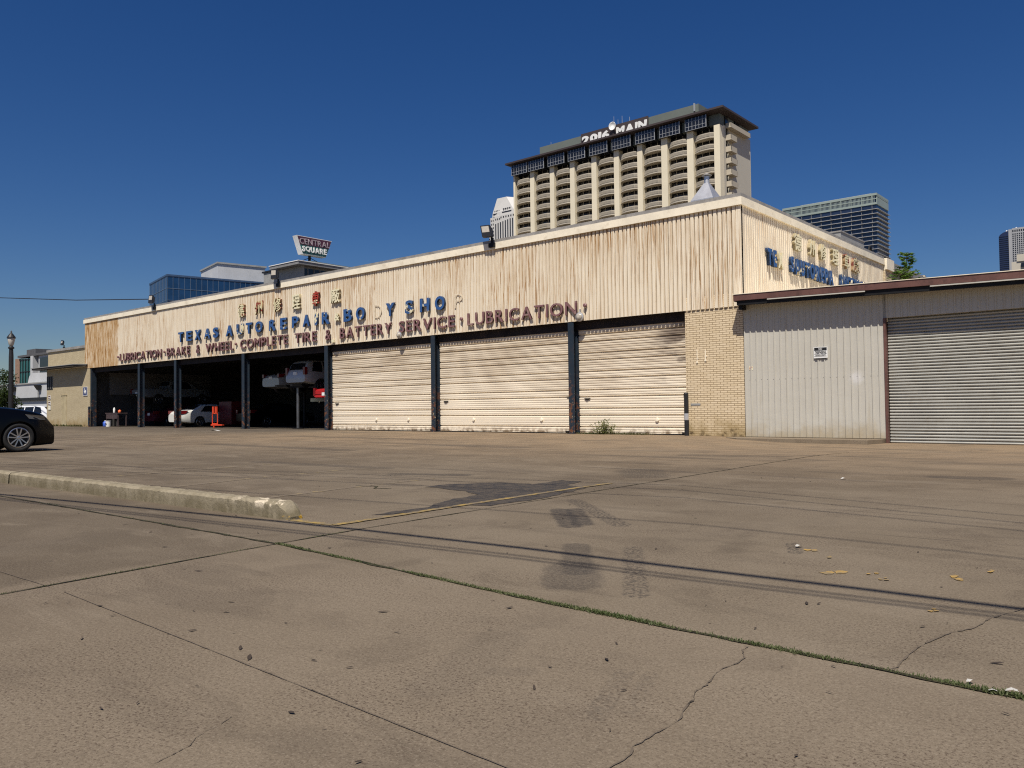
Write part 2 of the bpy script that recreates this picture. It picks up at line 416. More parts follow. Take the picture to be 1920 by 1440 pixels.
REDLESS = [m_letter('cream_red_letter_face', (.74, .67, .42), (.30, .06, .035), .28), m_letter('cream_letter_return', (.30, .20, .11), (.16, .04, .03), .4)]
GHOST = paint('letter_ghost_paint', (.70, .60, .45), .7, 0, .16, 8, (.25, .17, .09), .7)
GALV = paint('galvanised_metal', (.62, .62, .63), .42, .65, .15, 3)
WHITE = paint('white_paint', (.78, .78, .76), .5, 0, .06, 2)
WHITEB = paint('white_wall_paint', (.50, .51, .52), .6, 0, .08, .6)
GREYP = paint('grey_paint', (.30, .30, .29), .6, 0, .12, 1)
PLAST = paint('black_plastic', (.014, .014, .015), .5, 0, .2, 6)
SCRAP = paint('crumpled_paper', (.52, .50, .46), .7, 0, .2, 30)
LENS = paint('lamp_lens', (.42, .38, .32), .15, 0, .1, 10)
RUBBER = paint('tyre_rubber', (.012, .012, .012), .8, 0, .3, 12)
ALLOY = paint('alloy_metal', (.50, .50, .51), .28, .9, .05, 6)
CHROME = paint('chrome_metal', (.60, .60, .61), .12, 1.0, .03, 6)
YELL = m_chippaint('worn_yellow_paint', (.34, .235, .070), (.17, .135, .09), .7)
YELF = m_chippaint('faint_yellow_paint', (.26, .20, .10), (.165, .133, .098), .45)
YELC = m_chippaint('yellow_paint_flakes_colour', (.42, .26, .065), (.22, .17, .10), .75)
TAR = m_chippaint('asphalt_patch_black', (.036, .034, .035), (.072, .060, .049), .75)
TARS = m_chippaint('tyre_mark_black', (.040, .036, .033), (.115, .092, .068), .45)
CRK = m_chippaint('crack_dirt', (.022, .018, .013), (.125, .100, .075), .25)
JOINT = m_chippaint('joint_dirt', (.016, .014, .010), (.048, .043, .024), .7)
GLASSD = paint('dark_glass', (.010, .012, .015), .08, 0, .1, 2, spec=.6)

def coat(name, col, rough=.25, metal=0.0, coatw=.6):
    t = NT(name); t.p.inputs['Coat Weight'].default_value = coatw; t.p.inputs['Coat Roughness'].default_value = .06
    return t.out(t.mix(t.noise(1.5, 3), tuple(c*.93 for c in col), col), rough, metal, spec=.5 if coatw else .22)

# ------------------------------------------------------------------ ground
def gz(x, y):
    sx = min(1, max(0, (x+1.5)/4)); sx = sx*sx*(3-2*sx)
    sy = min(1, max(0, (y+9)/6)); sy = sy*sy*(3-2*sy)
    return -.13*sx*sy
def axis_list(lo, hi, fine0, fine1, st):
    a = [lo]; 
    for v in (-700, -300, -150, -80): 
        if lo < v < fine0: a.append(v)
    x = fine0
    while x <= fine1+1e-6: a.append(x); x += st
    for v in (60, 150, 300, 800):
        if fine1 < v < hi: a.append(v)
    a.append(hi); return a
gx = axis_list(-2500, 2500, -3, 20, .5); gy = axis_list(-2500, 2500, -12, 0, .5)
g = MB(); vs = [(x, y, gz(x, y) if y < .3 else 0) for y in gy for x in gx]
fs = [(j*len(gx)+i, j*len(gx)+i+1, (j+1)*len(gx)+i+1, (j+1)*len(gx)+i) for j in range(len(gy)-1) for i in range(len(gx)-1)]
g.add(vs, fs); struct('ground', g, CONC, smooth=True)
def strip(pts, widths, z=.004, jag=.0, n=0):
    """flat ribbon following a ground polyline"""
    mb = MB(); P = []
    pts = [Vector((a, b, 0)) for a, b in pts]
    if n:
        Q = []
        for a, b in zip(pts, pts[1:]):
            k = max(1, int((b-a).length/n))
            for i in range(k): Q.append(a.lerp(b, i/k))
        Q.append(pts[-1]); pts = Q
    for i, p in enumerate(pts):
        d = (pts[min(i+1, len(pts)-1)]-pts[max(i-1, 0)]).normalized(); nrm = Vector((-d.y, d.x, 0))
        w = widths if not isinstance(widths, (tuple, list)) else widths[0]+(widths[1]-widths[0])*i/max(1, len(pts)-1)
        a = p+nrm*(w/2+random.uniform(-jag, jag)); b = p-nrm*(w/2+random.uniform(-jag, jag))
        P += [(a.x, a.y, gz(a.x, a.y)+z), (b.x, b.y, gz(b.x, b.y)+z)]
    mb.add(P, [(2*i, 2*i+1, 2*i+3, 2*i+2) for i in range(len(pts)-1)])
    return mb
struct('expansion_joint', strip([(6.6, -26), (5.98, -22.78), (5.76, -20.87), (5.68, -19.94), (5.50, -14), (5.36, -9.95), (5.3, -6.5)], .018, .004, .006, .12), JOINT)
struct('expansion_joint', strip([(-30, -20.75), (-9, -20.85), (-.1, -20.89), (5.76, -20.87), (8.39, -21.08), (10.58, -21.16), (14, -21.3)], .03, .0045, .010, .1), JOINT)
struct('expansion_joint', strip([(4.6, -22.52), (5.24, -22.55), (6.0, -22.53)], .006, .004, .002, .06), CRK)
struct('expansion_joint', strip([(6.2, -22.53), (9.56, -22.65), (10.6, -22.70)], .005, .004, .002, .06), CRK)
struct('ground_crack', strip([(9.61, -21.14), (9.61, -21.23), (9.66, -21.32), (9.67, -21.39), (9.65, -21.49), (9.66, -21.57), (9.69, -21.7), (9.69, -21.79), (9.72, -21.85), (9.74, -21.96), (9.77, -22.03), (9.77, -22.15), (9.765, -22.31), (9.79, -22.36), (9.79, -22.5)], .0045, .004, .004, .02), CRK)
struct('ground_crack', strip([(10.14, -21.12), (10.16, -21.07), (10.15, -20.95), (10.15, -20.78), (10.17, -20.63), (10.21, -20.44), (10.27, -20.3), (10.29, -20.09), (10.4, -19.7)], .006, .004, .005, .03), CRK)
struct('ground_crack', strip([(8.62, -22.93), (8.66, -23.0), (8.665, -23.04), (8.69, -23.09), (8.73, -23.13), (8.75, -23.19), (8.77, -23.26)], .0018, .003, .0022, .012), CRK)
struct('ground_crack', strip([(2.6, -17.6), (2.9, -17.5), (3.1, -17.7), (3.3, -17.6)], .03, .004, .012, .06), JOINT)
def sheet(name, pts, mat, z=.004, jag=0):
    out = []
    for i in range(len(pts)):
        a = Vector(pts[i]); b = Vector(pts[(i+1) % len(pts)])
        k = max(1, int((b-a).length/.12)) if jag else 1
        for j in range(k):
            p = a.lerp(b, j/k); out.append((p.x+random.uniform(-jag, jag), p.y+random.uniform(-jag, jag)))
    bm = bmesh.new(); vv = [bm.verts.new((x, y, gz(x, y)+z)) for x, y in out]
    f = bm.faces.new(vv)
    if f.normal.z < 0 or True: f.normal_update()
    if f.normal.z < 0: f.normal_flip()
    bmesh.ops.triangulate(bm, faces=bm.faces)
    me = bpy.data.meshes.new(name); bm.to_mesh(me); bm.free()
    return link(name, me, mat, kind='structure')
sheet('asphalt_patch', [(5.07, -19.41), (5.04, -18.98), (5.06, -18.67), (4.85, -18.2), (4.75, -17.92), (4.71, -17.51), (4.31, -17.31), (3.51, -17.19), (3.48, -16.78), (3.91, -16.2), (4.44, -16.15), (4.36, -15.5), (4.71, -15.53), (4.87, -16.0), (5.27, -16.16), (5.45, -16.99), (5.55, -17.49), (5.50, -18.19), (5.29, -18.33), (5.29, -18.69), (5.22, -19.15)], TAR, .004, .03)
struct('painted_line', strip([(4.72, -20.04), (5.30, -20.00)], .09, .004, .006, .08), YELL)
struct('painted_line', strip([(5.33, -20.02), (5.25, -18.3), (5.19, -16.3), (5.20, -15.5)], .085, .008, .006, .1), YELL)
struct('painted_line', strip([(2.92, -19.37), (2.70, -17.6), (2.66, -16.25)], .10, .003, .02, .1), YELF)
struct('painted_line', strip([(.66, -19.05), (.3, -17.6), (.2, -15.75)], .10, .003, .02, .1), YELF)
struct('painted_line', strip([(-1.9, -19.0), (-2.2, -15.7)], .10, .003, .02, .1), YELF)
fl = [(9.34, -19.51, .085), (9.49, -19.52, .045), (9.02, -18.87, .06), (9.91, -18.2, .09), (9.99, -19.2, .06), (10.16, -20.03, .03), (10.06, -20.07, .03), (9.39, -19.38, .03), (9.57, -19.37, .03), (9.27, -19.19, .035), (9.66, -19.48, .03), (9.95, -19.1, .03), (9.2, -19.0, .03), (9.8, -18.5, .03), (10.1, -18.9, .03)]
mb = MB()
for fi, (x, y, r) in enumerate(fl[::2]):
    for q in range(3):
        cx, cy = x+random.uniform(-r, r)*.8, y+random.uniform(-r, r)*1.2
        n = 7; mb.poly([(cx+math.cos(2*PI*i/n)*r*random.uniform(.25, .9)*.7, cy+math.sin(2*PI*i/n)*r*random.uniform(.25, .9), .003+(fi*3+q)*.0002) for i in range(n)])
struct('paint_flakes', mb, YELC)
# interior floor
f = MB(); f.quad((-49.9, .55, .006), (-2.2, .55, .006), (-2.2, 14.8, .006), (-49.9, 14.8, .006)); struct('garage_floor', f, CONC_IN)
# raised slab in front of the shed
sp = [(-.35, -.62), (.2, -1.05), (2.4, -1.12), (4.05, -1.12), (4.22, -.35), (4.22, .0), (-.35, .0)]
mb = MB(); mb.prism(sp, lambda p: (p[0], p[1], -.30), lambda p: (p[0], p[1], -.012)); struct('shed_slab', mb, SLAB)

# parking kerb
kp = [(-20.27, -.02), (-20.265, .13), (-20.235, .155), (-20.12, .158), (-20.085, .135), (-20.068, .02), (-20.068, -.02)]
k = MB(); xs = [4.70-.04*i for i in range(0, 290)]
rows = []
for i, x in enumerate(xs):
    e = max(0, (x-4.52)/.18); s = 1-.82*e**2.2
    jag = .008 if x > 3.6 else .004
    rows.append([(x+random.uniform(-.004, .004), -19.97-(4.8-x)*.0205+(y+20.17)*(1-.25*e*e)+random.uniform(-jag, jag)*.5, z*s+random.uniform(-jag, jag)*(1 if z > .05 else 0)) for y, z in kp])
n = len(kp); vs = [p for r in rows for p in r]; fs = []
for i in range(len(rows)-1):
    if abs(xs[i]+1.9) < .021: continue
    for j in range(n-1): fs.append((i*n+j, i*n+j+1, (i+1)*n+j+1, (i+1)*n+j))
fs.append(tuple(range(n)))
k.add(vs, fs); k.build('parking_kerb', m_kerb('mossy_kerb_concrete'), smooth=False, label='long mossy concrete parking kerb with a broken chipped end', cat='kerb')

# ------------------------------------------------------------------ text helper
_cu = bpy.data.curves.new('tmp_text', 'FONT'); _to = bpy.data.objects.new('tmp_text', _cu); COL.objects.link(_to)
def glyph(ch, off=.02, ext=.05, bev=0.0):
    _cu.body = ch; _cu.offset = off; _cu.extrude = ext; _cu.bevel_depth = bev; _cu.bevel_resolution = 1; _cu.resolution_u = 4
    dg = bpy.context.evaluated_depsgraph_get(); dg.update()
    return bpy.data.meshes.new_from_object(_to.evaluated_get(dg))
def bbox(me):
    xs = [v.co.x for v in me.vertices]; ys = [v.co.y for v in me.vertices]; zs = [v.co.z for v in me.vertices]
    return min(xs), max(xs), min(ys), max(ys), min(zs), max(zs)
def fit_glyph(ch, u0, u1, z0, z1, fn, depth, off=.02, bev=0.0):
    """text mesh of one string scaled into the box u0..u1 x z0..z1; fn(u,z,d) -> world"""
    me = glyph(ch, off, .05, bev); a, b, c, d, e, f = bbox(me)
    for v in me.vertices:
        u = u0+(v.co.x-a)/(b-a)*(u1-u0); z = z0+(v.co.y-c)/(d-c)*(z1-z0); t = (v.co.z-e)/(f-e)*depth
        v.co = fn(u, z, t)
    fnn = (fn(0, 0, 1)-fn(0, 0, 0)).normalized()
    bm = bmesh.new(); bm.from_mesh(me); bmesh.ops.recalc_face_normals(bm, faces=bm.faces); bm.to_mesh(me); bm.free()
    me.materials.clear()
    for p in me.polygons:
        p.material_index = 0 if abs(p.normal.dot(fnn)) > .6 else 1
    return me
_wcache = {}
def gw(ch, off):
    if (ch, off) not in _wcache:
        me = glyph(ch, off); b = bbox(me); _wcache[(ch, off)] = b[1]-b[0]; bpy.data.meshes.remove(me)
    return _wcache[(ch, off)]
def word_boxes(w, u0, u1, off, fill=.80):
    ws = [gw(c, off) for c in w]; s = fill*(u1-u0)/sum(ws); gap = (1-fill)*(u1-u0)/max(1, len(w)-1)
    u = u0; out = []
    for c, x in zip(w, ws): out.append((c, u, u+x*s)); u += x*s+gap
    return out
front = lambda u, z, t: Vector((u, -.025-t, z))
side = lambda u, z, t: Vector((.02+t, u, z))

# ------------------------------------------------------------------ main garage building
gb = thing('garage_building', 'long low auto repair garage clad in rust-streaked cream ribbed metal', 'building', (-25, 0, 0))
class LMB(MB):
    """world-space builder: subtracts the parent's location when built"""
    def build(s, name, mat, parent=None, **kw):
        if parent is not None:
            r = parent
            off = Vector(r.location)
            while r.parent: r = r.parent; off = off + Vector(r.location)
            inv = Matrix.Rotation(-parent.rotation_euler.z, 3, 'Z') if parent.rotation_euler.z else None
            s.v = [tuple((inv @ (Vector(p)-off)) if inv else Vector(p)-off) for p in s.v]
        return MB.build(s, name, mat, parent, **kw)
def wlink(name, me, mat, parent, **kw):
    r = parent; off = Vector(r.location)
    while r.parent: r = r.parent; off = off+Vector(r.location)
    for v in me.vertices: v.co = v.co-off
    return link(name, me, mat, parent, **kw)

def ribs(mb, u0, u1, pitch, groove, depth, z0, z1, fn, z1f=None):
    """box-rib sheet. fn(u, d, z) with d>0 going into the wall"""
    u = u0; prof = []
    while u < u1-1e-6:
        prof += [(u, depth), (u+groove*.7, depth), (u+groove, 0), (min(u1, u+pitch-groove*.3), 0)]
        u += pitch
    prof.append((u1, depth))
    vs = []
    for a, d in prof:
        w = random.uniform(-.0015, .0015)
        vs += [fn(a, d+w, z0), fn(a, d+w, z1)]
    for i in range(len(prof)-1):
        mb.cur = 1 if i % 4 == 0 else 0
        mb.add([vs[2*i], vs[2*i+2], vs[2*i+3], vs[2*i+1]], [(0, 1, 2, 3)])
    mb.cur = 0
c = LMB(); ribs(c, -50, -.16, .165, .044, .045, 4.17, 7.46, lambda u, d, z: (u, d, z))
c.box(-50, 0, .05, .14, 4.20, 7.5)
c.box(-.155, .0, .0, .05, 4.17, 7.46)
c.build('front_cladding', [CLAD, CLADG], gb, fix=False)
c = LMB(); ribs(c, .16, 15.18, .17, .046, .045, 3.2, 7.46, lambda u, d, z: (0.0-d, u, z))
c.box(-.14, -.05, .14, 15.18, 3.2, 7.5); c.box(-.05, .0, .0505, .2055, 4.17, 7.46)
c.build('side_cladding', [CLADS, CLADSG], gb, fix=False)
c = LMB(); c.box(-50.06, .07, -.07, .10, 7.40, 7.66); c.box(-.10, .07, .10, 15.3, 7.40, 7.66); c.build('parapet_trim', TRIM, gb)
c = LMB(); c.box(-50.04, .04, -.04, .22, 7.66, 7.785); c.box(-.20, .04, .22, 15.3, 7.66, 7.785)
for i in range(16): c.box(-48+i*3.05, -47.98+i*3.05, -.046, .22, 7.655, 7.79)
for i in range(5): c.box(-.2, .046, 2.9+i*3, 2.92+i*3, 7.655, 7.79)
c.build('parapet_cap', CAPM, gb)
c = LMB(); c.box(-49.9, -.2, .22, 15.2, 7.25, 7.4); c.build('roof', CAPM, gb)
c = LMB(); c.box(-49.9, -.2, .16, 15.0, 4.9, 5.0)
for i in range(9): c.box(-48+i*5.6, -47.8+i*5.6, .2, 14.9, 4.5, 4.9)
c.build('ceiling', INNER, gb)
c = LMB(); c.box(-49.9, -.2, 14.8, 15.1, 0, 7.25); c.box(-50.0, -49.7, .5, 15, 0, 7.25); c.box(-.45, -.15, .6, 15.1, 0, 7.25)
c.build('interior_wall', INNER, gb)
c = LMB(); c.box(-49.68, -49.6, 1.6, 9.5, 2.3, 3.9); c.build('wall_panel', INNERL, gb)
c = LMB(); c.box(-2.06, -.005, .045, .55, -.05, 4.6); c.build('brick_pier', BRICK, gb)
c = LMB(); c.box(-.55, .0, .56, 15.2, 0, 4.3); c.build('side_brick_wall', BRICKY, gb)
c = LMB(); c.box(-49.9, -2.07, .236, .25, 3.85, 4.3); c.build('header_shade_strip', HEADM, gb)  # header deepened and darkened to stand in for the fascia's shadow band
# H section posts
PX = [(-41.76, -41.5), (-36.94, -36.68), (-29.32, -29.06), (-21.83, -21.57), (-14.29, -14.05), (-6.92, -6.66)]
for a, b in PX:
    c = LMB(); c.box(a, b, .02, .05, -.02, 4.18); m = (a+b)/2; c.box(m-.012, m+.012, .05, .33, -.02, 4.18); c.box(a, b, .33, .36, -.02, 4.18)
    c.box(a-.06, b+.06, -.02, .42, -.02, .02)
    c.build('post', POST, gb)
c = LMB(); c.box(-49.1, -48.95, .05, .4, 0, 4.18); c.build('post', POST, gb)
# sectional doors
def sect_door(x0, x1, ypos, h, par):
    d = LMB(); prof = []
    z = 0.0; k = 0
    groove_z = []
    s = .02
    while s < h: groove_z += [s+.0, s+.26]; s += .68
    zz = 0.0
    pts = []
    while zz < h:
        pts += [(zz, .0), (zz+.045, .0), (zz+.055, .012), (zz+.078, .012)]
        zz += .085
    for i, (z0, d0) in enumerate(pts):
        for gzz in groove_z:
            if abs(z0+.01-gzz) < .024: d0 = .075
        pts[i] = (z0, d0)
    pts = [p for p in pts if p[0] <= h]
    nx = 14
    vs = []
    for (z0, d0) in pts:
        for i in range(nx+1):
            x = x0+(x1-x0)*i/nx
            wav = .003*math.sin(x*1.7+z0*2.1)+.0015*math.sin(x*4.3-z0*3)
            vs.append((x, ypos+d0+wav, z0))
    d.add(vs, [(r*(nx+1)+i, r*(nx+1)+i+1, (r+1)*(nx+1)+i+1, (r+1)*(nx+1)+i) for r in range(len(pts)-1) for i in range(nx)])
    d.box(x0, x1, ypos+.07, ypos+.09, 0.02, h)
    o = d.build('overhead_door', DOOR, par, fix=False)
    s2 = LMB(); s2.box(x0, x1, ypos-.012, ypos+.05, .0, .035); s2.build('bottom_seal', DARK, o)
    return o
for x0, x1, hs in ((-21.5, -14.33, (-18.2, -16)), (-13.98, -6.97, (-12.0, -8.4)), (-6.6, -2.07, (-3.3,))):
    o = sect_door(x0, x1, .26, 4.12, gb)
    for hx in hs:
        b = LMB(); b.lathe([(.05, 0), (.075, .03), (.06, .05), (.01, .055)], (hx, .262, .52), 'Y', 10)
        for i in range(len(b.v)): b.v[i] = (b.v[i][0], .524-b.v[i][1], b.v[i][2])
        b.build('handle', TRIM, o)
    b = LMB(); b.box(x0+.25, x0+.5, .22, .262, 1.28, 1.32); b.box(x0+.3, x0+.42, .215, .262, 1.255, 1.28); b.build('latch', DARK, o)
    b = LMB(); b.box(x1-.28, x1-.1, .22, .262, .06, .10); b.build('latch', DARK, o)
    b = LMB(); b.box(x1-.2, x1-.05, .225, .262, 1.36, 1.385); b.build('latch', DARK, o)
for a, b, z0, z1 in ((-36.5, -29.4, 3.90, 3.97), (-29.0, -21.9, 3.92, 3.92), (-41.4, -37.0, 3.95, 3.95)):
    c = LMB(); c.obox(((a+b)/2, .38, (z0+z1)/2), ((b-a)/2, 0, (z1-z0)/2), (0, .03, 0), (0, 0, .022)); c.build('door_rail', WHITE if a > -40 else GREYP, gb)
# end pier and rear wing beyond the side wall
c = LMB(); c.box(-.35, .07, 15.31, 16.35, 0, 7.2); c.build('end_pier', BRICKY, gb)
c = LMB(); c.box(-.45, .16, 15.31, 16.45, 7.2, 7.72); c.build('pier_cap', TRIM, gb)
c = LMB(); c.box(-12, -.25, 16.5, 30, 0, 7.35); c.build('rear_wing_wall', GREYP, gb)
c = LMB(); c.box(-12, .1, 16.5, 30, 7.352, 7.66); c.build('rear_wing_trim', CAPM, gb)
# little marks on the pier
c = LMB()
for x, z0, z1 in ((-1.63, 2.45, 2.86), (-1.33, 2.5, 2.85)): 
    c = LMB(); c.box(x-.012, x+.012, .028, .045, z0, z1); c.box(x-.03, x+.03, .02, .045, z0-.05, z0+.01); c.box(x+.01, x+.06, .03, .045, z0+.1, z0+.12)
    c.build('hook', TRIM, gb)
c = LMB(); c.box(-1.9, -1.55, .035, .045, 1.0, 1.07); c.build('patch_plate', GREYP, gb)

# guard posts
for i, (x, lab) in enumerate(((-1.98, 'black steel guard post with a pale worn patch beside the brick pier'), (-48.9, 'dark guard post at the brick corner left of the open bays'))):
    t = thing('guard_post', lab, 'bollard', (x, -.12, 0), group='guard posts at the door jambs')
    c = MB(); c.lathe([(.075, 0), (.075, 1.40), (.06, 1.43), (.0, 1.44)], (0, 0, 0), 'Z', 12); c.build('post', POST if i else PLAST, t, smooth=False)
    if i == 0:
        c = MB(); c.lathe([(.079, .52), (.082, .56), (.082, .70), (.079, .74)], (0, 0, 0), 'Z', 12); c.build('band', GALV, t)

# ------------------------------------------------------------------ sign lettering
def sign(name, label, grp=None): return thing(name, label, 'sign', (0, 0, 0), group=grp)
ms = sign('sign_lettering', 'lower row of raised maroon letters reading lubrication, brake & wheel, tire & battery service')
ms.location = (-25, 0, 4.4)
def letters(par, word, u0, u1, z0, z1, fn, mat, depth=.10, off=.02, bev=.004, fill=.80):
    for ch, a, b in word_boxes(word, u0, u1, off, fill):
        wlink('letter', fit_glyph(ch, a, b, z0, z1, fn, depth, off, bev), mat, par)
for w, a, b in (('LUBRICATION', -44.15, -38.34), ('BRAKE', -37.65, -34.83), ('&', -34.08, -33.59), ('WHEEL', -32.99, -29.99), ('COMPLETE', -29.28, -24.78), ('TIRE', -24.16, -22.32), ('&', -21.6, -21.08), ('BATTERY', -20.46, -16.71), ('SERVICE', -16.21, -12.73), ('LUBRICATION', -11.99, -6.43)):
    letters(ms, w, a, b, 4.42, 4.92, front, MAROONL, .075, .0, .004)
for x in (-44.42, -37.96, -29.74, -12.34, -6.05):
    c = LMB(); c.lathe([(.035, -.02), (.075, -.04), (.075, -.11), (.05, -.13), (.0, -.135)], (x, 0, 4.72), 'Y', 10); c.build('dot', MAROONL[0], ms)
bs = sign('sign_lettering', 'upper row of peeling blue letters reading texas auto repair & body shop on the front wall'); bs.location = (-25, 0, 5.2)
BL = [('T', -36.15, -35.57), ('E', -35.18, -34.55), ('X', -34.18, -33.53), ('A', -33.1, -32.42), ('S', -32.12, -31.54), ('A', -30.72, -30.02), ('U', -29.61, -28.96), ('T', -28.66, -28.07), ('O', -27.74, -27.07), ('R', -26.42, -25.83), ('E', -25.4, -24.84), ('P', -24.35, -23.79), ('A', -23.42, -22.84), ('I', -22.42, -22.20), ('R', -21.84, -21.23), ('&', -20.83, -20.44), ('B', -20.13, -19.51), ('O', -19.19, -18.57), ('D', -17.95, -17.46), ('Y', -17.06, -16.48), ('S', -15.77, -15.25), ('H', -14.81, -14.23), ('O', -13.87, -13.29), ('P', -12.78, -12.31)]
for i, (ch, a, b) in enumerate(BL):
    m, d, lab = BLUEL, .10, None
    if i in (6, 13): m = BLUEF
    if ch == '&': m = CREAML; lab = 'cream ampersand without its blue face'
    if i in (18, 23): m, d, lab = GHOST, .008, 'faded ghost outline of a missing letter'
    if i == 20: m = BLUEF; lab = 'letter with half of its blue face gone'
    z0, z1 = (5.2, 5.8) if ch != '&' else (5.3, 5.66)
    o = wlink('letter', fit_glyph(ch, a, b, z0, z1, front, d, .028 if i not in (18, 23) else -.015, .003), m, bs)
    if lab: o['label'] = lab
cs = sign('sign_lettering', 'six weathered cream and red Chinese characters high on the front wall'); cs.location = (-25, 0, 6.2)
CH = '德州修理車廠'
for i, (ch, (a, b)) in enumerate(zip(CH, [(-29.43, -28.79), (-27.78, -27.07), (-26.02, -25.3), (-24.34, -23.64), (-22.65, -22.04), (-21.14, -20.4)])):
    wlink('character', fit_glyph(ch, a, b, 6.17, 6.9, front, .11, .012), (REDLESS, REDLESS, REDLESS, CREAML, REDL, CREAML)[i], cs)
sb = sign('sign_lettering', 'peeling blue letters on the side wall above the maroon shed eave'); sb.location = (0, 6, 5.7)
lay = word_boxes('TEXAS', 1.82, 4.12, .035, .82)
for i, (ch, a, b) in enumerate(lay):
    if i == 3: continue
    wlink('letter', fit_glyph(ch, a, b, 5.7, 6.27, side, .10, .04, .004), CREAML if i == 2 else BLUEL, sb)
for w, a, b in (('AUTO', 4.26, 6.15), ('REPA', 6.3, 8.2), ('&', 9.03, 9.42), ('BODY', 9.47, 11.37), ('SHOP', 11.6, 13.4)):
    letters(sb, w, a, b, 5.66, 6.24, side, BLUEL if w != '&' else BLUEF, .10, .04, .004, .84)
sc = sign('sign_lettering', 'cream and red Chinese characters high on the side wall near the roof corner'); sc.location = (0, 6, 6.6)
for i, (ch, (a, b)) in enumerate(zip(CH, [(4.18, 4.9), (5.67, 6.28), (6.77, 7.47), (8.12, 8.86), (9.52, 10.18), (10.61, 11.45)])):
    wlink('character', fit_glyph(ch, a, b, 6.54, 7.16, side, .10, .014), (CREAML, CREAML, CREAML, CREAML, REDLESS, REDLESS)[i], sc)

# ------------------------------------------------------------------ wall lamps, floodlights, vents
for x, z, r, lab in ((-16.2, 4.31, .15, 'round grey wall lamp under the word service'), (-6.3, 4.31, .17, 'round grey wall lamp under the last maroon letter')):
    t = thing('wall_lamp', lab, 'lamp', (x, -.02, z), group='round wall lamps on the fascia')
    c = MB(); c.lathe([(r*.6, 0), (r, -.03), (r, -.09), (r*.85, -.10)], (0, 0, 0), 'Y', 16); c.build('housing', GALV, t)
    c = MB(); c.lathe([(r*.82, -.09), (r*.7, -.14), (r*.35, -.165), (.0, -.17)], (0, 0, 0), 'Y', 16); c.build('lens', LENS, t, smooth=True)
    c = MB(); c.box(-.02, .02, -.04, 0, r*.9, r+.12); c.build('conduit', GALV, t)
t = thing('junction_box', 'small cream junction box below the ampersand of the maroon row', 'electrical box', (-21.0, -.02, 4.34))
c = MB(); c.box(-.09, .09, -.09, 0, -.07, .07); c.build('box', CREAML_, t); c = MB(); c.tube([(-.2, -.03, -.05), (-.12, -.06, .0), (-.05, -.05, .06)], .012, 6); c.build('cable', DARK, t)
def floodlight(loc, lab, s=1.25, rz=0.0):
    t = thing('floodlight', lab, 'floodlight', loc, rz, group='floodlights along the roof edge')
    c = MB(); c.box(-.12*s, .12*s, -.05, .05, -.12*s, .02); c.box(-.03*s, .03*s, -.03, .03, .0, .20*s); c.build('bracket', DARK, t)
    ax = Vector((1, 0, 0)); up = Vector((-.50, .30, .81)).normalized(); nn = ax.cross(up).normalized()
    ctr = Vector((-.14*s, -.10*s, .40*s)); rot = Matrix.Rotation(math.radians(4), 3, Vector((0, 1, 0)))
    ax, up, nn = rot @ ax, rot @ up, rot @ nn
    c = MB(); c.obox(ctr, ax*.20*s, up*.25*s, nn*.04*s)
    for q in range(7): c.obox(ctr+nn*-.06*s+ax*(.07*(q-3))*s, ax*.008*s, up*.18*s, nn*.035*s)
    h = c.build('lamp_head', PLAST, t)
    c = MB(); c.obox(ctr+nn*.041*s+up*.07*s, ax*.155*s, up*.13*s, nn*.004*s); c.build('lens', LENS, h)
    return t
floodlight((-10.55, -.12, 7.62), 'black floodlight on the roof edge left of the high-rise tower')
floodlight((-25.55, -.12, 7.62), 'black floodlight on the roof edge below the central square sign')
floodlight((-39.2, -.12, 7.62), 'black floodlight on the roof edge beside the blue glass building')
floodlight((-55.0, .5, 6.0), 'small floodlight on the flat annex roof at far left', .9)
floodlight((1.0, 18.6, 7.0), 'tiny floodlight on the low rear wing behind the young tree', .35)
t = thing('roof_vent', 'shiny galvanised pyramid vent with a capped stack on the garage roof', 'vent', (-3.15, 4.0, 7.4))
c = MB(); b0 = .46; c.add([(-b0, -b0, 1.42), (b0, -b0, 1.42), (b0, b0, 1.42), (-b0, b0, 1.42), (-.09, -.09, 2.10), (.09, -.09, 2.10), (.09, .09, 2.10), (-.09, .09, 2.10)], [(0, 1, 5, 4), (1, 2, 6, 5), (2, 3, 7, 6), (3, 0, 4, 7), (4, 5, 6, 7)])
c.box(-b0, b0, -b0, b0, -.1, 1.42)
c.build('hood', GALV, t, fix=True)
c = MB(); c.lathe([(.095, 2.0), (.095, 2.38)], (0, 0, 0), 'Z', 14); c.build('stack', GALV, t)
c = MB(); c.lathe([(.10, 2.40), (.20, 2.40), (.02, 2.50), (.0, 2.505)], (0, 0, 0), 'Z', 14); c.lathe([(.012, 2.3), (.012, 2.42)], (.08, 0, 0)); c.build('cap', CAPM, t)
t = thing('rooftop_unit', 'plain grey rooftop equipment box behind the side parapet', 'roof equipment', (-4.2, 20.3, 7.4))
c = MB(); c.box(-1.2, 1.2, -1.6, 2.2, 0, 2.55); c.build('cabinet', GREYP, t); c = MB(); c.box(-1.24, 1.24, -1.64, 2.24, 2.55, 2.62); c.build('lid', CAPM, t)
t = thing('roof_fan', 'grey curved fan housing at the far end of the garage roof', 'roof equipment', (-3.0, 25.3, 7.5))
c = MB(); c.lathe([(.5, 0), (.5, 1.1), (.75, 1.2), (.7, 1.45), (.4, 1.75), (.0, 1.85)], (0, 0, 0), 'Z', 16); c.build('dome', GREYP, t, smooth=False)
t = thing('vent_pipe', 'thin gooseneck pipe on the garage roof beside the grey box', 'pipe', (-1.2, 17.2, 7.4))
c = MB(); c.tube([(0, 0, 0), (0, 0, 1.1), (0, .1, 1.3), (0, .28, 1.33), (0, .42, 1.2), (0, .46, 1.0)], .05, 8); c.build('pipe', DARK, t)

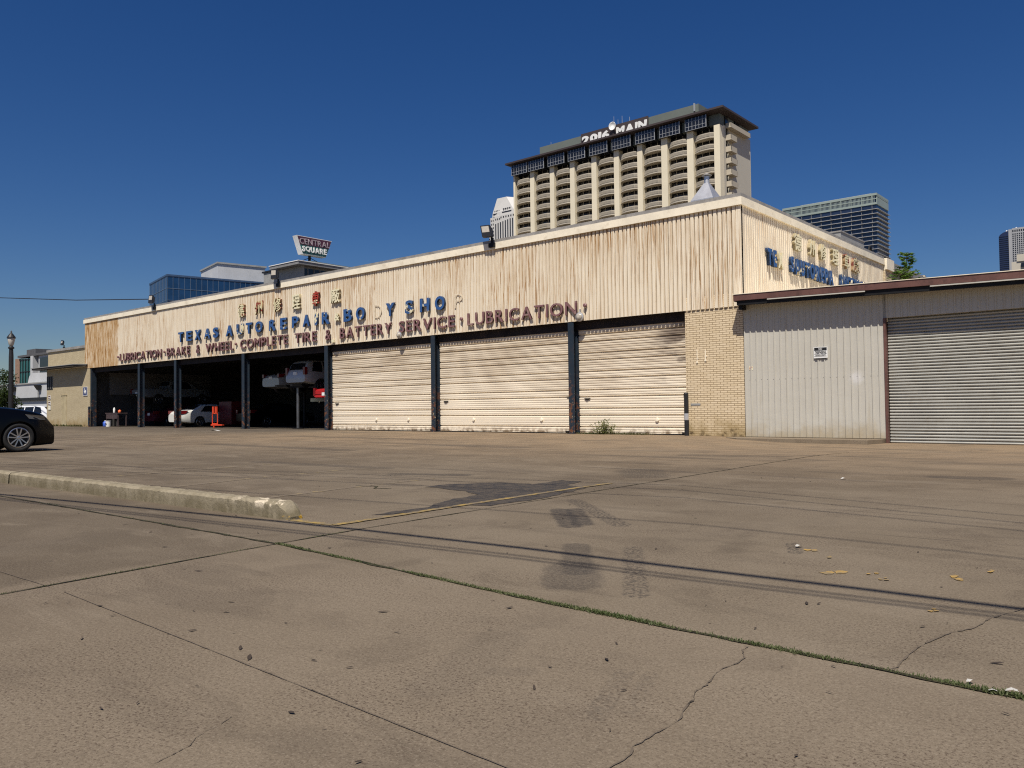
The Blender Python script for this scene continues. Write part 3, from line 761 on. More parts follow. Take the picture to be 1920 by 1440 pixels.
# ------------------------------------------------------------------ shed on the right
sh = thing('metal_shed', 'beige ribbed metal shed with a maroon eave joined to the garage', 'shed', (4, 0, 0))
def pbr(mb, u0, u1, z0, z1):
    u = u0; prof = []
    while u < u1-1e-6:
        prof += [(u, 0), (u+.020, -.028), (u+.045, -.028), (u+.062, 0)]; u += .192
    prof.append((u1, 0)); vs = []
    for a, d in prof: vs += [(a, d, z0), (a, d, z1)]
    mb.add(vs, [(2*i, 2*i+2, 2*i+3, 2*i+1) for i in range(len(prof)-1)])
c = LMB(); pbr(c, .03, 4.22, .0, 4.3); pbr(c, 4.30, 12.1, 3.42, 4.3); c.box(.03, 4.26, .03, .10, 0, 4.3); c.box(4.27, 12.1, .03, .1, 3.42, 4.3); c.box(10.3, 12.1, .02, .1, -.2, 3.42)
c.build('wall_panel', SHED, sh, fix=False)
for jx in (4.232, 10.22):
    c = LMB(); c.box(jx, jx+.06, -.035, .12, -.14, 3.42); c.build('door_jamb', MAROON, sh)
c = LMB()
for q in range(21):
    for zz in (1.78,): c.box(.20+q*.192, .212+q*.192, -.006, .0, zz, zz+.012)
c.build('screws', DARK, sh, kind='stuff')
# shutter
d = LMB(); z = -.13; pts = []
while z < 3.5:
    for i in range(6):
        a = PI*i/5; pts.append((z+.070*i/5, .17-.034*math.sin(a)))
    pts.append((z+.078, .192)); z += .0865
vs = []
for zz, y in pts: vs += [(4.30, y, zz), (10.2, y, zz)]
d.add(vs, [(2*i, 2*i+1, 2*i+3, 2*i+2) for i in range(len(pts)-1)])
o = d.build('roller_shutter', SHUT, sh, fix=False)
c = LMB(); c.box(4.28, 10.22, .2, .24, -.14, 3.6); c.build('shutter_back', SHUTDK, o)
# eave, gutter, roof
def eave_z(x): return 4.46-.0193*x
c = LMB()
for (y0, y1, za, zb) in ((-.52, -.48, -.19, 0),):
    c.prism([(-.06, 0)]*0 or [(-.06, y0), (12.3, y0), (12.3, y1), (-.06, y1)], lambda p: (p[0], p[1], eave_z(p[0])+za), lambda p: (p[0], p[1], eave_z(p[0])+zb))
c.prism([(-.06, -.478), (-.02, -.478), (-.02, -.02), (-.06, -.02)], lambda p: (p[0], p[1], eave_z(0)-.21), lambda p: (p[0], p[1], eave_z(0)-.01))
o = c.build('eave_fascia', MAROON, sh)
c = LMB(); c.prism([(-.08, -.54), (12.3, -.54), (12.3, 9.5), (.03, 9.5), (.03, -.03), (-.08, -.03)], lambda p: (p[0], p[1], eave_z(p[0])+.002), lambda p: (p[0], p[1], eave_z(p[0])+.02)); c.build('roof', TRIM, sh)
c = LMB(); c.prism([(.03, -.47), (12.2, -.47), (12.2, -.34), (.03, -.34)], lambda p: (p[0], p[1], eave_z(p[0])-.33), lambda p: (p[0], p[1], eave_z(p[0])-.04)); c.box(.03, .14, -.34, -.04, 4.0, 4.40); c.build('eave_beam', DARK, sh)
for a, b in ((1.04, 3.9), (5.58, 12.0)):
    c = LMB(); c.prism([(a, -.53), (b, -.53), (b, -.49), (a, -.49)], lambda p: (p[0], p[1], eave_z(p[0])-.232), lambda p: (p[0], p[1], eave_z(p[0])-.20)); c.build('drip_strip', SHED, sh)
c = LMB(); c.box(4.24, 12.1, .12, 9.5, 3.45, 3.5); c.box(12.0, 12.1, .1, 9.5, -.2, 4.2); c.box(.05, 12.1, 9.4, 9.5, -.2, 4.2); c.build('back_wall', SHED, sh)
# sign on shed
t = thing('warning_sign', 'small black and white no trespassing sign on the shed wall', 'sign', (2.45, -.035, 2.545))
c = MB(); c.box(-.205, .205, -.006, .006, -.175, .155); c.build('plate', WHITE, t)
c = MB(); c.box(-.185, .185, -.010, -.006, .05, .138); c.build('black_band', PLAST, t)
for y0, y1 in ((-.055, -.048), (-.125, -.118)): 
    c = MB(); c.box(-.185, .185, -.010, -.006, y0, y1); c.build('rule', PLAST, t)
for w, a, b, z0, z1, m in (('NO', -.05, .05, .062, .128, WHITE), ('TRESPASSING', -.165, .165, -.035, .035, PLAST), ('VIOLATORS WILL BE PROSECUTED', -.15, .15, -.10, -.07, PLAST)):
    me = fit_glyph(w, a, b, z0, z1, lambda u, z, q: Vector((u, -.0105-q, z)), .003, .01); link('lettering', me, m, t)
for a in (-.16, .03): 
    c = MB(); c.box(a, a+.13, -.012, -.0, -.20, -.178); c.build('tape_tab', PLAST, t)
t = thing('sticker', 'tiny faded red sticker low on the shed wall near the brick pier', 'sticker', (.25, -.004, 2.16))
c = MB(); c.box(-.06, .06, -.004, .002, -.06, .06); c.build('paper', CREAML_, t); c = MB(); c.box(-.045, .045, -.006, -.0041, .0, .045); c.box(-.045, -.02, -.006, -.0041, -.04, .0); c.build('print', REDL[0], t)

# ------------------------------------------------------------------ brick annex at left
an = thing('brick_annex', 'low cream brick annex with a flat canopy at the left end', 'building', (-53, 0, 0))
c = LMB(); c.box(-57.0, -50.02, .02, 9, 0, 4.3); c.box(-50.02, -49.13, .02, .42, 0, 4.16); c.box(-57.55, -50.07, .3, 9, 4.3, 5.72); c.build('wall', BRICKA, an)
c = LMB(); c.box(-57.65, -50.07, .2, 9.1, 5.72, 5.90); c.build('roof_edge', CAPM, an)
c = LMB(); c.prism([(-57.9, -.75), (-50.05, -.75), (-49.5, -.1), (-49.5, .01), (-57.9, .01)], lambda p: (p[0], p[1], 4.31), lambda p: (p[0], p[1], 4.44)); c.build('canopy', paint('canopy_brown', (.05, .042, .034), .7), an)
c = LMB(); c.prism([(-57.95, -.8), (-50.0, -.8), (-49.45, -.1), (-49.45, .01), (-57.95, .01)], lambda p: (p[0], p[1], 4.441), lambda p: (p[0], p[1], 4.48)); c.build('canopy_flashing', GREYP, an)
c = LMB(); c.box(-56.95, -55.8, -.005, .05, 2.8, 3.8); o = c.build('window', DARK, an)
c = LMB(); 
for i in range(4): c.box(-56.9+i*.36, -56.87+i*.36, -.02, -.005, 2.85, 3.75)
c.build('bars', GREYP, o)
c = LMB(); c.box(-54.1, -53.2, .0, .019, 0, 2.3); c.box(-54.2, -53.1, -.03, .019, 2.3, 2.36); c.build('door', paint('annex_door_paint', (.43, .36, .22), .6), an)
for i, (z0, m) in enumerate(((2.2, MAROON), (1.75, MAROON), (1.4, WHITE))):
    t = thing('notice', ('upper red and white notice beside the annex window', 'middle red notice under the annex window', 'lowest pale notice under the annex window')[i], 'notice', (-56.4, -.004, z0), group='notices under the annex window')
    c = MB(); c.box(-.22, .22, -.01, .01, -.15, .15); c.build('paper', WHITE, t)
    c = MB(); c.box(-.18, .18, -.014, -.0101, .02, .12); c.box(-.18, -.05, -.014, -.0101, -.12, -.02); c.box(.02, .18, -.014, -.0101, -.12, -.04); c.build('print', m if i < 2 else CREAML_, t)
t = thing('inspection_sign', 'blue sign with a white state outline on the annex corner', 'sign', (-49.84, -.01, 2.53))
c = MB(); c.box(-.36, .36, -.012, .012, -.32, .32); c.build('plate', WHITE, t)
c = MB(); c.box(-.31, .31, -.016, -.0121, -.29, .29); c.build('blue_face', paint('sign_blue', (.016, .030, .13), .4), t)
tx = [(-.08, .22), (.02, .22), (.02, .10), (.16, .07), (.18, -.04), (.08, -.12), (.04, -.24), (-.05, -.12), (-.10, -.08), (-.19, .0), (-.08, .02)]
c = MB(); c.prism(tx, lambda p: (p[0], -.0161, p[1]), lambda p: (p[0], -.020, p[1])); c.build('state_outline', WHITE, t)

# ------------------------------------------------------------------ vehicles
def interp(tab, x):
    if x <= tab[0][0]: return tab[0][1]
    for (a, p), (b, q) in zip(tab, tab[1:]):
        if x <= b:
            t = (x-a)/(b-a); return p+(q-p)*t
    return tab[-1][1]
def smooth_tab(tab, r=.12):
    return lambda x: sum(interp(tab, x+d*r)*w for d, w in ((-1, 1), (-.5, 2), (0, 3), (.5, 2), (1, 1)))/9
WHEELS = {}
def wheel_mesh(r, w, spokes=5):
    key = (round(r, 3), w, spokes)
    if key in WHEELS: return WHEELS[key]
    t = MB(); rr = r*.70
    t.lathe([(rr, -w/2+.02), (r*.93, -w/2), (r*.985, -w/2+.03), (r, -w/4), (r, w/4), (r*.985, w/2-.03), (r*.93, w/2), (rr, w/2-.02), (rr*.96, 0), (rr, -w/2+.02)], (0, 0, 0), 'X', 36)
    tm = t.mesh('wheel', True)
    m = MB()
    m.cur = 0
    # rim ring
    n = 36; vs = []
    for rad, h in ((rr*1.0, w/2-.015), (rr*.93, w/2-.008), (rr*.88, w/2-.03), (rr*.86, -w/4)):
        for k in range(n): vs.append((h, rad*math.cos(2*PI*k/n), rad*math.sin(2*PI*k/n)))
    m.add(vs, [(i*n+k, i*n+(k+1) % n, (i+1)*n+(k+1) % n, (i+1)*n+k) for i in range(3) for k in range(n)])
    m.lathe([(rr*.16, w/2-.05), (rr*.18, w/2-.02), (rr*.12, w/2-.012), (.0, w/2-.01)], (0, 0, 0), 'X', 14)
    for k in range(spokes):
        a = 2*PI*k/spokes+.3
        for off in ((-.16, .16) if spokes == 5 else (0,)):
            e = Vector((0, math.cos(a), math.sin(a))); tn = Vector((0, -math.sin(a), math.cos(a)))
            p0 = e*rr*.14+tn*off*.35*rr+Vector((w/2-.03, 0, 0)); p1 = e*rr*.90+tn*off*1.45*rr+Vector((w/2-.02, 0, 0))
            d = (p1-p0); L = d.length; d.normalize(); sd = d.cross(Vector((1, 0, 0)))
            m.obox((p0+p1)/2, d*L/2, sd*rr*(.055 if spokes == 5 else .075), Vector((.012, 0, 0)))
    m.cur = 1
    m.lathe([(rr*.9, -w/4), (rr*.9, -w/4+.02), (.0, -w/4+.03)], (0, 0, 0), 'X', 24)
    rm = m.mesh('rim')
    bm = bmesh.new(); bm.from_mesh(rm); bmesh.ops.recalc_face_normals(bm, faces=bm.faces); bm.to_mesh(rm); bm.free()
    tm.materials.append(RUBBER); rm.materials.append(ALLOY); rm.materials.append(PLAST)
    WHEELS[key] = (tm, rm); return WHEELS[key]

def vehicle(name, label, cat, loc, rz, L, W, H, paintm, top, belt, axles, wr, group=None, windows=(), wind=None, rear=None, ztl=.85, plate=True, zb=.24, glassmat=None, lamps=True, nose=.10, tailw=.08, spokes=5, tumble=.30, light_h=.68, rail=False, trimz=None):
    """local axes: +y forward, x right; y=0 rear bumper, y=L nose"""
    t = thing(name, label, cat, loc, rz, group)
    zt = smooth_tab(top); zs0 = smooth_tab(belt)
    hw = W/2
    def wfun(y):
        a = max(0, 1-y/.55); b = max(0, 1-(L-y)/.75)
        return hw*(1-tailw*a*a-nose*2*b*b)
    def bot(y):
        a = max(0, 1-y/.6); b = max(0, 1-(L-y)/.7)
        return zb+.10*a+.04*b
    def sect(y):
        w = wfun(y); zT = zt(y); zS = min(zs0(y), zT-.035); z0 = bot(y)
        ins = tumble*(zT-zS)
        gap = zT-zS
        pts = [(0, z0), (w*.80, z0), (w*.96, z0+.05), (w*.995, z0+.16), (w*1.0, z0+.45*(zS-z0)), (w*.99, zS-.10), (w*.96, zS-.02)]
        wr_ = w*.955-ins
        pts += [(wr_+min(.02, gap*.2), zT-min(.07, gap*.6)), (wr_-.05, zT-min(.022, gap*.3)), (wr_*.7, zT-.004), (0, zT+.012)]
        return pts
    N = 56; ys = [L*i/N for i in range(N+1)]
    rows = []
    for y in ys:
        p = sect(y); rows.append([(x, y, z) for x, z in p]+[(-x, y, z) for x, z in p[-2:0:-1]])
    # pull nose/tail corners in plan
    m = len(rows[0]); b = MB(); vs = [q for r in rows for q in r]
    fs = [(i*m+j, (i+1)*m+j, (i+1)*m+(j+1) % m, i*m+(j+1) % m) for i in range(N) for j in range(m)]
    fs += [tuple(range(m))[::-1], tuple(N*m+j for j in range(m))]
    b.add(vs, fs)
    me = b.mesh('body', True)
    bm = bmesh.new(); bm.from_mesh(me)
    bmesh.ops.recalc_face_normals(bm, faces=bm.faces); bm.to_mesh(me); bm.free()
    tmp = bpy.data.objects.new('tmp_body', me); COL.objects.link(tmp)
    cu = MB()
    for ya in axles:
        for sx in (-1, 1): cu.lathe([(wr*1.13, -.24), (wr*1.13, .24)], (sx*(hw-.10), ya, wr*1.0), 'X', 28)
    cm = cu.mesh('cut'); bm = bmesh.new(); bm.from_mesh(cm); bmesh.ops.recalc_face_normals(bm, faces=bm.faces); bm.to_mesh(cm); bm.free()
    co = bpy.data.objects.new('tmp_cut', cm); COL.objects.link(co)
    md = tmp.modifiers.new('b', 'BOOLEAN'); md.object = co; md.operation = 'DIFFERENCE'; md.solver = 'EXACT'
    dg = bpy.context.evaluated_depsgraph_get(); dg.update()
    me2 = bpy.data.meshes.new_from_object(tmp.evaluated_get(dg))
    bpy.data.objects.remove(tmp); bpy.data.objects.remove(co)
    me2.materials.clear()
    try: me2.set_sharp_from_angle(angle=math.radians(38))
    except Exception: pass
    link('body', me2, paintm, t)
    gm = glassmat or GLASSD
    def sidept(y, v, sx, off=.012):
        p = sect(y); a = Vector((p[6][0], y, p[6][1])); c = Vector((p[7][0], y, p[7][1]))
        q = a.lerp(c, v); nrm = Vector((c.z-a.z, 0, a.x-c.x)).normalized()
        q += nrm*off; q.x *= sx; return q
    for y0a, y1a, y0b, y1b in windows:   # bottom range, top range
        for sx in (-1, 1):
            wmb = MB(); K = 8; vs = []
            for i in range(K+1):
                for j in range(5):
                    v = .06+.88*j/4; ya = y0a+(y0b-y0a)*v; yb = y1a+(y1b-y1a)*v
                    vs.append(sidept(ya+(yb-ya)*i/K, v, sx))
            wmb.add(vs, [(i*5+j, (i+1)*5+j, (i+1)*5+j+1, i*5+j+1) for i in range(K) for j in range(4)])
            wmb.build('window', gm, t, smooth=True)
    def top_patch(nm, ya, yb, fr=.90):
        wmb = MB(); K = 8; vs = []
        for i in range(K+1):
            y = ya+(yb-ya)*i/K; p = sect(y)
            x1 = p[8][0]*fr; 
            for j in range(7):
                x = -x1+2*x1*j/6; zc = zt(y)+.012-(abs(x)/max(.01, p[8][0]))**2*.02
                dz = (zt(y+.05)-zt(y-.05))/.1; nv = Vector((0, -dz, 1)).normalized()
                vs.append(Vector((x, y, zc))+nv*.016)
        wmb.add(vs, [(i*7+j, (i+1)*7+j, (i+1)*7+j+1, i*7+j+1) for i in range(K) for j in range(6)])
        wmb.build(nm, gm, t, smooth=True)
    if wind: top_patch('windshield', *wind)
    if rear: top_patch('rear_window', *rear)
    tm, rm = wheel_mesh(wr, .23, spokes)
    for ya in axles:
        for sx in (-1, 1):
            wo = bpy.data.objects.new('wheel', tm); COL.objects.link(wo); wo.parent = t; wo.location = (sx*(hw-.125), ya, wr); wo.rotation_euler = (0, 0, 0 if sx > 0 else PI)
            ro = bpy.data.objects.new('rim', rm); COL.objects.link(ro); ro.parent = wo
    if lamps:
        for sx in (-1, 1):
            w0 = wfun(.02); c = MB()
            pr = [(.0, ztl-.10), (.0, ztl+.10), (.42, ztl+.10), (.26, ztl-.08)] if not rail else [(.0, ztl-.20), (.0, ztl+.20), (.14, ztl+.20), (.14, ztl-.20)]
            def off(q, dx): 
                w = wfun(max(.0, q[0])); return (sx*(w+dx), q[0]-.012, q[1])
            c.prism(pr, lambda q: off(q, -.16), lambda q: off(q, .008))
            c.build('tail_light', TAILL, t)
            c = MB(); yf = L-.04
            while yf > L-.8 and zt(yf) < light_h+.10: yf -= .01
            pr = [(yf+.02, light_h-.06), (yf-.03, light_h+.05), (yf-.50, light_h+.10), (yf-.40, light_h-.02)]
            c.prism(pr, lambda q: (sx*(wfun(q[0])-.26), q[0]+.01, q[1]), lambda q: (sx*(wfun(q[0])+.006), q[0], q[1]))
            c.build('headlight', HEADL, t)
    if plate:
        c = MB(); c.box(-.16, .16, -.02, .0, ztl-.20, ztl-.04); c.build('licence_plate', WHITE, t)
    return t
TAILL = coat('tail_light_red', (.17, .008, .012), .2)
HEADL = paint('headlight_glass', (.16, .15, .13), .10, .3, .1, 10)
BLACKC = coat('black_car_paint', (.0022, .0024, .0036), .22, 0, .0)
WHITEC = coat('white_car_paint', (.72, .72, .68), .3)
MAROONC = coat('maroon_car_paint', (.10, .010, .020), .25)
SILVC = coat('silver_car_paint', (.42, .43, .45), .3, .3)
REDC = coat('red_truck_paint', (.42, .015, .018), .3)
GREYC = coat('grey_truck_paint', (.26, .28, .31), .3, .3)
WHITE2 = coat('white_suv_paint', (.74, .75, .77), .3)
NAVYC = coat('blue_grey_car_paint', (.18, .22, .30), .3)
SEDAN = dict(top=[(0, .78), (.10, 1.02), (.75, 1.07), (1.45, 1.42), (2.3, 1.46), (2.9, 1.40), (3.65, 1.0), (4.5, .86), (4.75, .70), (4.8, .60)], belt=[(0, .75), (.3, .93), (1.2, .98), (3.4, .92), (4.8, .62)],
    windows=[(1.25, 2.22, 1.62, 2.22), (2.30, 3.25, 2.30, 2.88)], wind=(2.98, 3.55), rear=(.85, 1.38))
SUV = dict(top=[(0, .95), (.06, 1.12), (.28, 1.62), (.55, 1.74), (2.4, 1.77), (3.0, 1.68), (3.6, 1.18), (4.5, 1.06), (4.75, .86), (4.8, .70)], belt=[(0, .92), (.3, 1.10), (3.5, 1.08), (4.8, .74)],
    windows=[(.42, 1.12, .62, 1.12), (1.22, 2.08, 1.22, 2.08), (2.18, 3.05, 2.18, 2.76)], wind=(3.02, 3.52), rear=(.10, .27))
# black SUV in the lot: nose at y=-15.85
vehicle('parked_suv', 'black SUV at the left edge with silver spoked alloy wheels', 'suv', (-13.2, -20.80, 0), 0, 5.04, 1.94, 1.78, BLACKC,
    top=[(0, .95), (.06, 1.15), (.28, 1.62), (.55, 1.74), (2.3, 1.79), (2.9, 1.72), (3.55, 1.20), (4.1, 1.14), (4.62, 1.05), (4.84, .95), (4.97, .78), (5.04, .60)],
    belt=[(0, .92), (.3, 1.10), (3.5, 1.12), (4.1, 1.06), (4.6, .96), (5.04, .62)], axles=(1.25, 4.13), wr=.375, windows=[(.42, 1.12, .62, 1.12), (1.22, 2.08, 1.22, 2.08), (2.18, 3.0, 2.18, 2.72)], wind=(2.95, 3.5), rear=(.1, .27), light_h=.88, zb=.13, nose=.10, tumble=.28)
# customers' cars in and under the lifts
v = vehicle('white_sedan', 'white sedan backed out of the third bay with sunlit red tail light', 'car', (-38.6, .92, 0), 0, 4.8, 1.80, 1.46, WHITEC, axles=(1.22, 4.0), wr=.335, ztl=.95, **SEDAN)
v = vehicle('maroon_sedan', 'dark maroon sedan parked in the second bay', 'car', (-45.95, 2.75, 0), 0, 4.6, 1.80, 1.46, MAROONC, axles=(1.05, 3.75), wr=.33, ztl=.95, **SEDAN)
v = vehicle('black_sedan', 'black sedan deep in the bay beside the red tool cabinet', 'car', (-34.4, 3.2, 0), 0, 4.8, 1.80, 1.46, BLACKC, axles=(1.15, 3.9), wr=.33, ztl=.95, **SEDAN)
v = vehicle('lifted_suv', 'white SUV raised high on a lift in the fourth bay', 'suv', (-25.7, 1.0, 1.93), 0, 4.8, 1.88, 1.77, coat('lifted_suv_paint', (.45, .45, .46), .3), axles=(1.0, 3.8), wr=.36, ztl=1.15, zb=.45, rail=True, **SUV)
v = vehicle('lifted_sedan', 'silver sedan raised on a lift behind the third post', 'car', (-29.4, 1.9, 2.02), 0, 4.8, 1.80, 1.46, SILVC, axles=(1.1, 3.9), wr=.33, ztl=.95, **SEDAN)
PICK = dict(top=[(0, 1.0), (.05, 1.16), (1.9, 1.18), (2.0, 1.30), (2.2, 1.76), (3.2, 1.80), (3.6, 1.70), (4.15, 1.20), (5.1, 1.10), (5.3, .85), (5.35, .7)], belt=[(0, .98), (.1, 1.10), (4.0, 1.12), (5.35, .75)],
    windows=[(2.15, 2.75, 2.3, 2.75), (2.85, 3.75, 2.85, 3.45)], wind=(3.62, 4.08), rear=(2.02, 2.18))
v = vehicle('lifted_pickup', 'grey pickup truck raised on a lift in the leftmost bay', 'pickup truck', (-46.9, 2.3, 1.52), 0, 5.35, 1.90, 1.8, GREYC, axles=(1.2, 4.5), wr=.37, ztl=.95, zb=.5, rail=True, **PICK)
c = MB(); c.box(-.95, .95, -.12, .02, .55, .78); c.box(-.25, .25, -.135, -.121, .6, .72); c.build('bumper', CHROME, v)
v = vehicle('red_pickup', 'red pickup truck half raised beside the closed roller door', 'pickup truck', (-22.95, .82, .93), 0, 5.35, 1.92, 1.8, REDC, axles=(1.2, 4.5), wr=.37, ztl=1.0, zb=.62, rail=True, **PICK)
c = MB(); c.box(-.95, .95, -.14, .02, .50, .68); c.build('bumper', CHROME, v)
c = MB(); c.box(-.03, .03, -.3, -.1, .42, .48); c.lathe([(.03, .48), (.035, .52), (.0, .55)], (0, -.28, 0)); c.build('tow_hitch', CHROME, v)
# street cars far left
vehicle('white_street_suv', 'white SUV parked in front of the white building', 'suv', (-68.5, 2.0, -.1), math.radians(-62), 4.8, 1.86, 1.7, WHITE2, axles=(1.0, 3.8), wr=.35, ztl=1.1, rail=True, **SUV)
vehicle('street_sedan', 'pale blue-grey sedan just showing above the black SUV bonnet', 'car', (-64.0, -6.2, .12), math.radians(-70), 4.8, 1.80, 1.46, NAVYC, axles=(1.0, 3.8), wr=.33, ztl=.95, **SEDAN)

# lifts and workshop gear
PISTM = paint('oily_piston', (.20, .20, .21), .3, .8, .2, 3)
def piston(x, y, top, lab):
    t = thing('vehicle_lift', lab, 'vehicle lift', (x, y, 0), group='in-ground vehicle lifts')
    c = MB(); c.lathe([(.30, .0), (.30, .03), (.16, .05)], (0, 0, 0), 'Z', 18); c.build('floor_plate', DARK, t)
    c = MB(); c.lathe([(.085, .0), (.085, top-.14)], (0, 0, 0), 'Z', 18); c.build('piston', PISTM if y < 2 else DARK, t, smooth=False)  # pistons further in get a black colour in place of interior shade
    c = MB(); c.box(-.75, .75, -.12, .12, top-.14, top); c.box(-.8, -.6, -.9, .9, top-.09, top+.02); c.box(.6, .8, -.9, .9, top-.09, top+.02); c.build('saddle', DARK, t)
piston(-25.95, 1.35, 2.35, 'shiny lift piston below the rear of the raised white SUV')
piston(-25.7, 4.6, 2.35, 'lift piston below the front of the raised white SUV')
piston(-29.4, 4.2, 2.25, 'lift piston below the raised silver sedan')
piston(-46.9, 5.2, 2.0, 'lift piston below the raised grey pickup')
piston(-22.95, 3.6, 1.53, 'lift piston below the red pickup')
t = thing('tool_cabinet', 'dark red tool cabinet standing behind the white sedan', 'cabinet', (-36.6, 3.6, 0))
c = MB(); c.box(-.75, .75, -.35, .35, .14, 1.60); c.build('cabinet', paint('cabinet_red', (.12, .012, .014), .4), t)
for i in range(6): 
    c = MB(); z0 = .2+i*.22; c.box(-.70, .70, -.365, -.351, z0, z0+.19); c.build('drawer', paint('drawer_red', (.13, .012, .014), .35), t)
for sx in (-.6, .6):
    c = MB(); c.lathe([(.07, -.03), (.07, .03)], (sx, -.2, .07), 'X', 10); c.lathe([(.07, -.03), (.07, .03)], (sx, .2, .07), 'X', 10); c.build('castor', RUBBER, t)
t = thing('engine_hoist', 'bright red wheeled jack frame beside the white sedan', 'jack', (-34.75, 1.5, 0), rz=.2)
HR = paint('hoist_red', (.60, .060, .022), .4)
c = MB()
for x in (-.22, .22): c.tube([(x, 0, .2), (x, 0, .85)], .035, 8)
c.tube([(-.22, 0, .22), (.22, 0, .22)], .035, 8); c.tube([(-.22, 0, .85), (.22, 0, .85)], .035, 8); c.build('frame', HR, t)
c = MB(); c.box(-.19, -.07, -.05, .05, .85, 1.28); c.box(.07, .19, -.05, .05, .85, 1.28); c.build('upright', HR, t)
c = MB(); c.box(-.28, .70, -.08, .08, .12, .2); c.box(-.1, .0, -.06, .06, .0, .14); c.build('base', HR, t)
for x in (.1, .62):
    c = MB(); c.lathe([(.06, -.03), (.06, .03)], (x, 0, .06), 'Y', 12); c.build('wheel', RUBBER, t)
t = thing('workbench', 'cluttered dark steel workbench in the first bay', 'workbench', (-47.35, 1.1, 0))
WB = paint('bench_steel', (.085, .06, .062), .6, .3, .3, 4)
c = MB(); c.box(-1.0, .95, -.35, .35, .90, .97); c.build('top', WB, t)
c = MB(); c.box(-.9, .9, -.33, -.30, .55, .90); c.build('front_panel', WB, t)
for x in (-.9, .85):
    for y in (-.3, .25): 
        c = MB(); c.box(x, x+.07, y, y+.07, 0, .9); c.build('leg', WB, t)
def jug(name, lab, cat, loc, r, h, m, capm, handle=True):
    t = thing(name, lab, cat, loc)
    c = MB(); c.lathe([(r*.95, 0), (r, .02), (r*1.05, h*.75), (r*.5, h*.92), (r*.35, h)], (0, 0, 0), 'Z', 14); c.build('body', m, t, smooth=True)
    c = MB(); c.lathe([(r*.38, h), (r*.38, h*1.08), (.0, h*1.09)], (0, 0, 0), 'Z', 10); c.build('cap', capm, t)
jug('oil_jug', 'blue plastic jug on the floor left of the white pail', 'jug', (-48.3, .75, 0), .16, .40, paint('jug_blue', (.05, .12, .50), .4), WHITE)
jug('spray_bottle', 'white bottle standing on the cluttered workbench', 'bottle', (-47.35, .95, .97), .07, .36, WHITE, WHITE)
t = thing('pail', 'white plastic pail with dark label under the workbench', 'bucket', (-47.45, .6, 0))
c = MB(); c.lathe([(.16, 0), (.19, .38), (.20, .38), (.20, .41), (.0, .41)], (0, 0, 0), 'Z', 18); c.build('body', WHITE, t, smooth=False)
c = MB(); c.box(-.09, .09, -.196, -.18, .17, .24); c.build('label_patch', PLAST, t)
t = thing('orange_jug', 'orange plastic container at the right end of the workbench', 'container', (-46.5, .95, .97))
c = MB(); c.lathe([(.09, 0), (.10, .03), (.10, .15), (.05, .19), (.0, .20)], (0, 0, 0), 'Z', 14); c.build('body', paint('container_orange', (.75, .16, .05), .4), t, smooth=True)
c = MB(); c.lathe([(.04, .19), (.04, .23), (.0, .24)], (0, 0, 0)); c.build('cap', REDL[0], t)
t = thing('shelf_unit', 'dark steel shelf unit along the left workshop wall', 'shelves', (-48.9, 6.0, 0))
for z in (.4, 1.0, 1.6): 
    c = MB(); c.box(-.3, .3, -1.6, 1.6, z, z+.04); c.build('shelf', DARK, t)
for x in (-.28, .28):
    for y in (-1.55, 1.55): 
        c = MB(); c.box(x-.02, x+.02, y-.02, y+.02, 0, 1.9); c.build('post', DARK, t)
t = thing('debris', 'scrap of white paper on the ground before the third bay', 'litter', (-26.97, -2.9, 0))
c = MB(); c.add([(-.35, -.05, .01), (.0, -.08, .06), (.35, -.04, .02), (.35, .12, .02), (.0, .1, .05), (-.35, .1, .01)], [(0, 1, 4, 5), (1, 2, 3, 4)]); c.build('sheet', WHITE, t)

# ------------------------------------------------------------------ street furniture at left
t = thing('street_lamp', 'black street lamp post with an acorn lantern at far left', 'street lamp', (-31.77, -10.58, 0))
c = MB(); c.lathe([(.24, 0), (.24, .25), (.17, .35), (.15, .9), (.11, 1.0), (.10, 3.7), (.085, 4.05), (.13, 4.08), (.13, 4.13), (.06, 4.2)], (0, 0, 0), 'Z', 14); c.build('post', PLAST, t)
c = MB(); c.lathe([(.06, 4.2), (.10, 4.24), (.16, 4.52), (.15, 4.58)], (0, 0, 0), 'Z', 14); c.build('globe', paint('lamp_globe', (.55, .53, .48), .25, 0, .05), t, smooth=True)
c = MB(); c.lathe([(.19, 4.56), (.18, 4.62), (.10, 4.74), (.05, 4.80), (.03, 4.84), (.04, 4.87), (.0, 4.94)], (0, 0, 0), 'Z', 14); c.build('cap', PLAST, t)

# ------------------------------------------------------------------ plants
def leafmat(name, a, b):
    t = NT(name); n = t.n('ShaderNodeObjectInfo')
    c = t.mix(t.step(t.noise(1.6, 3), .35, .65), a, b)
    t.setin(t.p.inputs['Subsurface Weight'], 0.0)
    m = t.out(c, .55, 0, spec=.3)
    tr = t.n('ShaderNodeBsdfTranslucent'); t.setin(tr.inputs[0], t.mix(.5, c, (.12, .2, .02)))
    mx = t.n('ShaderNodeMixShader'); mx.inputs[0].default_value = .3
    t.t.links.new(t.p.outputs[0], mx.inputs[1]); t.t.links.new(tr.outputs[0], mx.inputs[2])
    t.t.links.new(mx.outputs[0], t.t.nodes['Material Output'].inputs[0]); return m
LEAFD = leafmat('dark_foliage', (.018, .032, .010), (.035, .055, .018)); LEAFG = leafmat('fresh_foliage', (.07, .15, .025), (.17, .27, .05))
GRASSM = leafmat('grass_green', (.085, .110, .040), (.15, .165, .075)); DRYM = leafmat('dry_weed', (.12, .10, .045), (.07, .085, .03))
BARK = paint('bark_brown', (.07, .052, .038), .9, 0, .3, 6)
